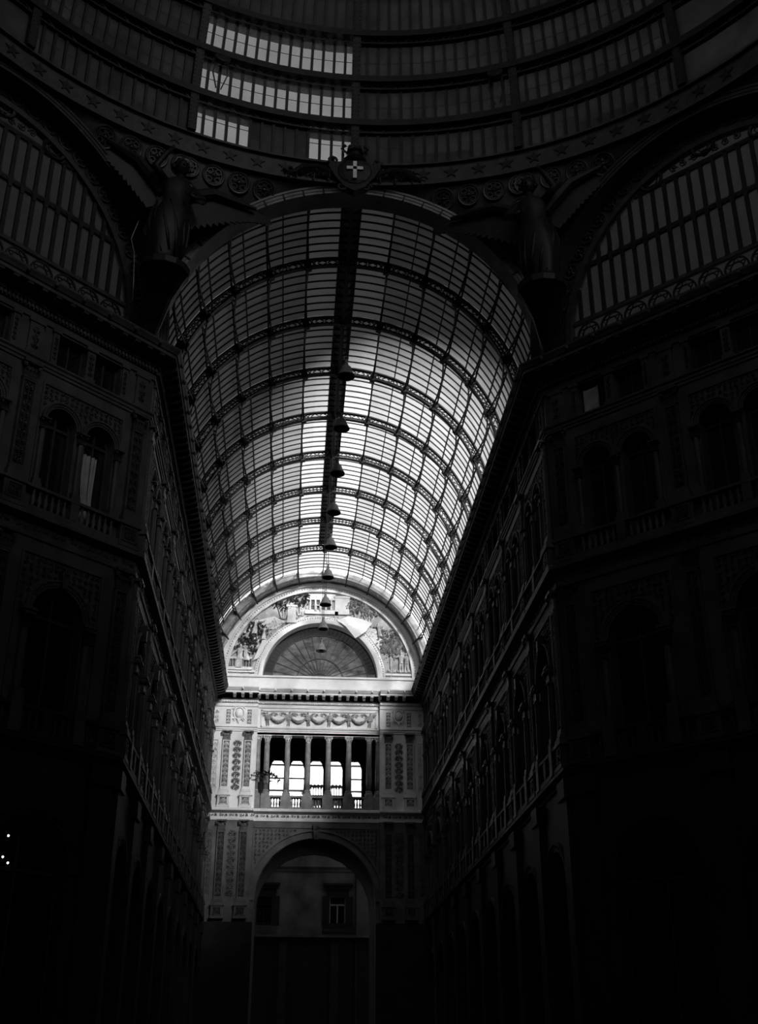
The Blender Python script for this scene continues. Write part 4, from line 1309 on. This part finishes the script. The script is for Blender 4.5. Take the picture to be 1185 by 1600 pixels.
# ---- winged statues on the corners
def angel(name, label, sg):
    """sg: -1 left, +1 right; raised arm and long wing lie on the side of the gallery mouth"""
    base = Vector((sg * 6.95, -1.75, 28.05))
    t = thing(name, label, 'statue', frame(base, sg * -radians(22.5)) @ Matrix.Scale(1.3, 4))
    k = -sg                       # local x towards the gallery mouth
    put('pedestal', MB().loft([((0, 1.35, -1.75), .2, .2), ((0, 1.1, -1.3), .32, .3), ((0, .6, -.75), .42, .42), ((0, .2, -.35), .62, .6), ((0, .05, -.22), .72, .66), ((0, .05, -.04), .74, .68), ((0, .05, 0), .68, .62)], 14), 'bronze', t)
    b = MB()
    rings = [((-k * .12, 0, 0), .42, .4), ((-k * .1, 0, .25), .4, .38), ((-k * .06, -.04, .8), .56, .46), ((0, -.06, 1.4), .6, .48), ((k * .06, -.06, 1.9), .5, .42), ((k * .1, -.06, 2.25), .36, .3), ((k * .12, -.05, 2.6), .42, .3), ((k * .14, -.06, 2.9), .44, .27), ((k * .15, -.07, 3.08), .3, .2), ((k * .16, -.08, 3.18), .13, .13), ((k * .17, -.1, 3.3), .12, .12)]
    b.loft(rings, 30, .035, 5)
    hx = k * .18
    b.ball((hx, -.14, 3.55), .2, .23, .28, 12, 8)
    b.tube([(hx, -.36, 3.56), (hx, -.4, 3.5)], .035, 5)                       # nose
    for e in (-1, 1):
        b.ball((hx + e * .08, -.335, 3.6), .03, n=6, m=4)
        b.ball((hx + e * .2, -.12, 3.55), .05, n=6, m=4)
    b.tube([(hx - .06, -.35, 3.43), (hx + .06, -.35, 3.43)], .018, 4)
    # arms: one raised beside the head, one bent before the waist
    sh = Vector((-k * .28, -.1, 2.93))
    b.tube([sh, (-k * .62, -.25, 3.25), (-k * .35, -.35, 3.75), (-k * .2, -.36, 3.95)], .11, 8, rs=[.14, .12, .085, .06])
    sh2 = Vector((k * .55, -.1, 2.9))
    b.tube([sh2, (k * .85, -.3, 2.45), (k * .5, -.6, 2.2), (k * .36, -.66, 2.25)], .11, 8, rs=[.14, .12, .085, .06])
    for hx2, hy, hz, dx, dz in ((-k * .2, -.36, 3.95, .02, .14), (k * .36, -.66, 2.25, -.14 * k, .03)):
        for f_ in range(4):
            o_ = (f_ - 1.5) * .03
            L = (.85, 1.0, .95, .75)[f_]
            b.tube([(hx2 + (o_ if abs(dx) < .1 else 0), hy, hz + (o_ if abs(dx) > .1 else 0)), (hx2 + dx * L + (o_ if abs(dx) < .1 else 0), hy - .03, hz + dz * L + (o_ if abs(dx) > .1 else 0))], .018, 4)
        b.tube([(hx2, hy, hz - .02), (hx2 + .07, hy - .06, hz + .03)], .018, 4)
    # drapery: overskirt and bare shin showing at the hem
    for i in range(6):
        a = -pi / 2 + (i - 2.5) * .5
        b.tube([(.46 * cos(a - k * .5), .4 * sin(a - k * .5), 2.1), (.6 * cos(a - k * .2), .5 * sin(a - k * .2), 1.4), (.55 * cos(a), .46 * sin(a), .8), (.42 * cos(a + k * .2), .4 * sin(a + k * .2), .1 + .12 * (i % 3))], .06, 5, rs=[.03, .06, .07, .03])
    for sx in (-.2, .22):
        b.tube([(sx, -.1, .1), (sx, -.14, -.02), (sx, -.42, -.02)], .1, 6, rs=[.13, .12, .08])
    body = put('body', b, 'bronze', t, smooth=True)
    h = MB().ball((hx, -.06, 3.64), .24, .25, .27, 10, 7)
    for i in range(9):
        a = pi * i / 8
        h.ball((hx + .23 * cos(a), -.12 + .05 * sin(3 * a), 3.55 + .25 * sin(a)), .075, n=6, m=4)
    put('hair', h, 'bronze', body, smooth=True)
    # wings: long one stretched to the gallery mouth, other one lifted over the corner front
    for side, span, drop, lift in ((k, 3.1, .15, .35), (-k, 2.3, -.1, 1.15)):
        w = MB()
        n = 16
        root = Vector((side * .22, .2, 3.0))
        for i in range(n):
            f = i / (n - 1)
            a = Vector((root.x + side * span * (.12 + .88 * f) * .72, .28 + .12 * f, root.z + lift * f + .25 * sin(pi * f)))
            L = (1.0 - .25 * f) * span * .38
            dirx, dirz = side * (.25 + .75 * f), -(1.0 - .82 * f)
            nl = hypot(dirx, dirz)
            dirx, dirz = dirx / nl, dirz / nl
            px, pz = -dirz, dirx
            wd = .17
            q = [(a.x - px * wd * .6, a.y, a.z - pz * wd * .6), (a.x + px * wd * .6, a.y, a.z + pz * wd * .6), (a.x + dirx * L * .8 + px * wd, a.y + .05, a.z + dirz * L * .8 + pz * wd), (a.x + dirx * L, a.y + .06, a.z + dirz * L), (a.x + dirx * L * .8 - px * wd, a.y + .05, a.z + dirz * L * .8 - pz * wd)]
            yy = i * .006
            w.add([(x, y + yy, z) for x, y, z in q] + [(x, y + yy + .05, z) for x, y, z in q], [(0, 1, 2, 3, 4), (9, 8, 7, 6, 5)] + [(j, 5 + j, 5 + (j + 1) % 5, (j + 1) % 5) for j in range(5)])
        w.tube([(root.x, root.y, root.z - .25), (root.x + side * span * .35, .26, root.z + lift * .4 + .22), (root.x + side * span * .8, .34, root.z + lift + .02)], .16, 7, rs=[.2, .17, .06])
        put('wing', w, 'bronze', t)
    return t
angel('winged_statue', 'colossal dark winged figure on the corner left of the arch', -1)
angel('winged_statue', 'colossal dark winged figure on the corner right of the arch', 1)

# ---- coat of arms above the arch
ca = thing('coat_of_arms', 'dark shield with a white cross, crown and garlands above the great arch', 'coat of arms', TX(0, Y0 - .55, 34.35))
put('shield', MB().poly([(-1.0, .62), (-.75, .42), (-.5, .58), (.5, .58), (.75, .42), (1.0, .62), (1.06, .3), (.78, -.25), (.4, -.75), (0, -.95), (-.4, -.75), (-.78, -.25), (-1.06, .3)], -.12, .25), 'bronze', ca)
put('boss', MB().ball((0, -.1, .05), .72, .14, .68, 14, 8), 'bronze', ca)
put('cross', MB().box(-.075, .075, -.3, -.2, -.45, .42).box(-.33, .33, -.3, -.2, .0, .15), 'white', ca)
cr = put('crown', MB().lathe([(.42, .6), (.5, .7), (.4, .82), (.28, .95), (.26, 1.1), (.36, 1.18)], 12, 0, .1), 'bronze', ca)
for i in range(5):
    x = (i - 2) * .17
    put('crown_point', MB().tube([(x * .9, .02, 1.1), (x * 1.6, .0, 1.32), (x * 1.2, .0, 1.45)], .05, 5).ball((x * 1.2, 0, 1.47), .07, n=6, m=4), 'bronze', cr)
for sg in (-1, 1):
    g = MB()
    g.tube([(sg * .95, -.05, .0), (sg * 1.5, -.05, .28), (sg * 2.1, -.05, .22), (sg * 2.5, -.05, -.12), (sg * 2.9, -.05, -.3)], .1, 6, rs=[.08, .1, .11, .09, .05])
    for i in range(60):
        f = random.random()
        g.leaf(sg * (.95 + 1.9 * f), -.05 + .25 * sin(pi * f) - .25 * f + random.uniform(-.12, .1), .3, .1, random.uniform(0, 6.3), -.08, .06)
    for x in (1.0, 1.6, 2.3):
        g.tube([(sg * x, -.05, -.05), (sg * (x + .05), -.05, -.45)], .04, 5)
    put('garland', g, 'bronze', ca)
    put('shield_scroll', MB().spiral(sg * .92, .62, .2, 1.5, 0, -sg, -.05, .06), 'bronze', ca)
    put('shield_scroll', MB().spiral(sg * .5, -.7, .2, 1.5, 0, sg, -.05, .05), 'bronze', ca)

# ---- hanging bell lamps along the crown of the vault
bell = shared('lamp_shade', lambda: MB().lathe([(.05, .62), (.09, .58), (.1, .5), (.2, .42), (.27, .2), (.36, .02), (.38, -.04), (.33, -.03), (.24, .18), (.05, .4)], 20), True)
LAB = ['nearest', 'second', 'third', 'fourth', 'fifth', 'sixth', 'seventh', 'eighth']
for i in range(9):
    y, z = 5.1 + 4.4 * i, 28.1
    lab = ('bell lamp hanging under the vault crown, %s from the great arch' % LAB[i]) if i < 8 else 'bell lamp hanging before the fan window, farthest from the great arch'
    t = thing('hanging_lamp', lab, 'lamp', TX(0, y, z), 'bell lamps hanging along the vault')
    put('lamp_shade', bell, 'lamp', t)
    put('suspension_rod', MB().tube([(0, 0, .55), (0, 0, ZC + R_IN - z - .02)], .018, 5), 'iron', t)
    put('lamp_cap', shared('lamp_cap', lambda: MB().lathe([(.05, .6), (.07, .64), (.07, .74), (.03, .8)], 10).tube([(.09 * cos(k * pi / 5), 0, .88 + .09 * sin(k * pi / 5)) for k in range(10)], .02, 4, True)), 'lamp', t)
    put('bulb', shared('dead_bulb', lambda: MB().ball((0, 0, .08), .1, .1, .13, 8, 6)), 'dark', t)

# ---- loose sheet on the tympanum
sh = MB()
C0 = [(1.15, 31.0), (1.9, 31.35), (2.9, 31.15), (3.65, 30.85), (3.15, 30.1), (2.42, 29.55), (1.75, 30.5)]
cx_, cz_ = 2.4, 30.6
vs = [(cx_, -.12, cz_)] + [(x, -.02 - .25 * max(0, (31.0 - z)), z) for x, z in C0]
vs2 = [(x, y + .02, z) for x, y, z in vs]
nn_ = len(C0)
sh.add(vs + vs2, [(0, 1 + i, 1 + (i + 1) % nn_) for i in range(nn_)] + [(nn_ + 1, nn_ + 2 + (i + 1) % nn_, nn_ + 2 + i) for i in range(nn_)] + [(1 + i, nn_ + 2 + i, nn_ + 2 + (i + 1) % nn_, 1 + (i + 1) % nn_) for i in range(nn_)])
put('loose_sheet', sh, 'sheet', None, TX(0, YE), label='white sheet hanging loose over the right edge of the fan window', cat='sheet')

# ---- palm in the loggia
pt = thing('potted_palm', 'dark potted palm beside the leftmost loggia column', 'plant', TX(-3.82, YE + .5, 18.95) @ Matrix.Scale(1.4, 4))
put('pot', MB().lathe([(.14, -.38), (.18, .0), (.2, .3), (.17, .32)], 12), 'dark', pt)
for i in range(11):
    a = 2 * pi * i / 11
    fr = MB()
    L = random.uniform(.8, 1.15)
    pr = []
    for k in range(7):
        f = k / 6
        pr.append(Vector((cos(a) * L * f, sin(a) * L * .6 * f, .3 + 1.5 * f - 1.3 * f * f)))
    fr.tube(pr, .015, 4)
    for k in range(1, 7):
        for s2 in (-1, 1):
            d = (pr[k] - pr[k - 1]).normalized()
            sd = Vector((-sin(a), cos(a), -.3)) * s2
            fr.add([pr[k] - d * .05, pr[k] + d * .05, pr[k] + sd * .28 + d * .12], [(0, 1, 2)])
    put('frond', fr, 'leaf', pt)

# ---- floodlights on the dome ring
def flood(th, lab):
    R, z = 16.75, 39.0
    t = thing('floodlight', lab, 'floodlight', TX(0, CY) @ dome_frame(R, th, z))
    put('housing', MB().lathe([(.12, -.2), (.3, -.1), (.34, .12), (.3, .14)], 14).merge(MB(), None), 'iron', t, Matrix.Rotation(radians(70), 4, 'X'))
    for s2 in (-1, 1):
        put('bracket', MB().tube([(s2 * .25, 0, 0), (s2 * .3, .2, -.6), (s2 * .1, .3, -1.3)], .035, 4), 'iron', t)
flood(radians(-19.3), 'round floodlight on the dome ring beside the bright glazing')
flood(radians(20.0), 'round floodlight on the dome ring above the right winged statue')

# ---- cable hanging on the left arch
cb = MB().tube([(-8.21, -.99, 30.75), (-8.38, -1.16, 29.74), (-8.23, -1.01, 29.21), (-8.15, -.93, 27.97), (-8.12, -.9, 27.13)], .017, 5)
put('hanging_cable', cb, 'cloth', None, label='thin pale cable hanging down the edge of the left corner arch', cat='cable')

# ---- lit bulbs low on the left corner front
for p, lab in (((-9.60, -2.27, 7.66), 'tiny lit bulb at the far left edge, highest of three'), ((-9.66, -2.33, 7.07), 'tiny lit bulb at the far left edge, middle and leftmost of three'), ((-9.53, -2.20, 6.93), 'tiny lit bulb at the far left edge, lowest of three')):
    t = thing('wall_lamp', lab, 'lamp', frame(p, pi / 4), 'lit bulbs on the left corner front')
    put('bulb', MB().ball((0, 0, 0), .03, n=8, m=6), 'bulb', t)
    put('arm', MB().tube([(0, 0, -.05), (0, .08, -.12), (0, .25, -.1)], .015, 5), 'iron', t)

# ---- curtain in the left twin window and blind in the right attic window
cu = MB()
pts = []
for i in range(15):
    f = i / 14
    pts.append((-.42 + .6 * f, .32 + .05 * sin(f * 22)))
vs = []
for z, k, dx in ((17.8, .8, .0), (18.6, .62, .05), (19.2, .8, 0), (20.6, 1.0, 0)):
    vs.append([(x * k + dx, y, z) for x, y in pts])
for r in range(3):
    for i in range(14):
        cu.add([vs[r][i], vs[r][i + 1], vs[r + 1][i + 1], vs[r + 1][i]], [(0, 1, 2, 3)])
xw = .52 + 2 * BD + BD / 2 + .79
put('curtain', cu, 'cloth', None, wfl.matrix_world @ TX(0) if False else frame((-WALL - DL * sqrt(.5), Y0 - DL * sqrt(.5), 0), pi / 4) @ TX(xw, 0), label='pale gathered curtain in the left corner window nearest the gallery', cat='curtain')
put('window_board', MB().box(-.42, .1, .2, .24, 23.2, 24.2).box(-.45, -.42, .18, .26, 23.17, 24.23).box(.1, .13, .18, .26, 23.17, 24.23), 'cloth', None, frame((WALL, Y0, 0), -pi / 4) @ TX(.52 + BD / 2 - .74, 0), label='pale board standing in the right attic window nearest the gallery', cat='board')

# ---- street beyond
YS = 60.0
sb = thing('street_building', 'dim stuccoed building across the street behind the archway', 'building', TX(0, YS))
st = MB()
wall_panel(st, -13, 13, 0, 20.5, [(2.2, .62, 12.2, 14.35, False), (-3.6, .62, 12.2, 14.35, False), (2.2, .62, 16.8, 18.8, False), (-3.6, .62, 16.8, 18.8, False)], .4)
st.box(-13, 13, .4, 8, 0, 20.5)
put('wall', st, 'street', sb)
put('cornice', MB().sweep([(0, 16.25), (.1, 16.3), (.12, 16.45), (.35, 16.62), (.35, 16.75), (0, 16.8)], -13, 13), 'street', sb)
sf = put('dark_facing', MB().box(-13, 13, -.08, 0, 0, 11.3), 'dark', sb)  # added facing, puts the darkness at street level into the colour
for i in range(6):
    put('facing_pier', MB().box(-.3, .3, -.2, -.08, 0, 11.0), 'base', sf, TX(-10 + 4 * i))
put('balcony_slab', MB().box(-13, 13, -.5, 0, 11.3, 11.45), 'street', sb)
put('drain_pipe', MB().tube([(3.65, -.1, 0), (3.65, -.1, 16.2)], .07, 6), 'dark', sb)
for x in (2.2, -3.6):
    hd = put('window_hood', MB().box(-1.2, 1.2, -.4, 0, 15.2, 15.38).box(-1.05, 1.05, -.25, 0, 14.95, 15.2).box(-.9, .9, -.08, 0, 14.4, 14.95), 'dark', sb, TX(x))
    for z0, z1 in ((12.2, 14.35), (16.8, 18.8)):
        w = put('window', MB().box(-.62, -.56, -.02, .06, z0, z1).box(.56, .62, -.02, .06, z0, z1).box(-.05, .05, -.02, .06, z0, z1 - .55).box(-.62, .62, -.02, .06, z1 - .62, z1 - .5), 'cloth' if x > 0 else 'dark', sb, TX(x, .25))
        put('pane', MB().box(-.6, .6, .07, .09, z0, z1), 'gl_win', w)
    for sg in (-1, 1):
        put('shutter', MB().box(-.28, .28, -.08, -.02, 12.2, 14.4), 'dark', sb, TX(x + sg * .93))
    rl = MB()
    for i in range(15):
        rl.tube([(-1.05 + i * .15, -.45, 11.45), (-1.05 + i * .15, -.45, 12.3)], .018, 4)
    rl.box(-1.1, 1.1, -.48, -.42, 12.28, 12.34)
    put('balcony_railing', rl, 'dark', sb, TX(x), kind='stuff')
sg_ = thing('balcony_sign', 'dark arched sign board on the balcony across the street', 'sign', TX(2.25, YS - .55, 11.5))
pts = [(-1.25, 0), (1.25, 0), (1.25, .45)] + [(1.25 * cos(pi * i / 10), .45 + .38 * sin(pi * i / 10)) for i in range(1, 10)] + [(-1.25, .45)]
put('board', MB().poly(pts, 0, .05), 'dark', sg_)
fc = bpy.data.curves.new('lettering', 'FONT')
fc.body = 'INTERCONTINENTAL'
fc.size = .24
fc.align_x = 'CENTER'
fc.extrude = .008
ftmp = bpy.data.objects.new('lettering_curve', fc)
COL.objects.link(ftmp)
bpy.context.view_layer.update()
lm = bpy.data.meshes.new_from_object(ftmp.evaluated_get(bpy.context.evaluated_depsgraph_get()))
bpy.data.objects.remove(ftmp)
lm.materials.clear()
put('lettering', lm, 'street', sg_, TX(0, -.015, .22) @ Matrix.Rotation(pi / 2, 4, 'X'), kind='stuff')
hb = thing('hillside_building', 'white sunlit building seen through the loggia openings', 'building', TX(0, 82))
put('wall', MB().box(-16, 16, 0, 6, 0, 40), 'sunny', hb)
for z in (27.6, 30.2):
    put('cornice', MB().box(-16, 16, -.3, 0, z, z + .12), 'sunny', hb)
for x in (-7, -3.5, 0.2, 3.2, 6.5):
    w = put('window', MB().box(-.6, .6, -.06, 0, 28.2, 29.9), 'sunny', hb, TX(x))
    put('pane', MB().box(-.48, .48, -.07, -.06, 28.3, 29.8), 'sunny', w)
bp_ = put('balcony_screen', MB().box(-.1, 3.7, -1.0, -.95, 26.75, 27.8).box(-.15, 3.75, -1.06, -.9, 27.72, 27.82).box(-.15, 3.75, -1.06, 0, 26.62, 26.75), 'dark', hb)
for i in range(15):
    put('screen_bar', shared('screen_bar', lambda: MB().box(-.04, .04, -1.05, -1.0, 26.8, 27.7)), 'lowstone', bp_, TX(.02 + i * .26))
aw = put('awning', MB().add([(-.2, -1.5, 28.15), (3.8, -1.5, 28.15), (3.8, 0, 28.9), (-.2, 0, 28.9), (-.2, -1.5, 28.1), (3.8, -1.5, 28.1), (3.8, 0, 28.85), (-.2, 0, 28.85)], [(0, 1, 2, 3), (7, 6, 5, 4), (0, 4, 5, 1), (1, 5, 6, 2), (2, 6, 7, 3), (3, 7, 4, 0)]), 'sunny', hb)
for i in range(11):
    put('scallop', shared('scallop', lambda: MB().poly([(-.18, 28.12), (-.18, 27.95)] + [(-.18 + .36 * k / 6, 27.95 - .14 * sin(pi * k / 6)) for k in range(1, 6)] + [(.18, 27.95), (.18, 28.12)], -1.52, -1.49)), 'sunny', aw, TX(-.02 + i * .364))
put('ground', MB().box(-90, 90, 58, 130, -.4, -.1), 'street', kind='structure', label='street ground beyond the archway')
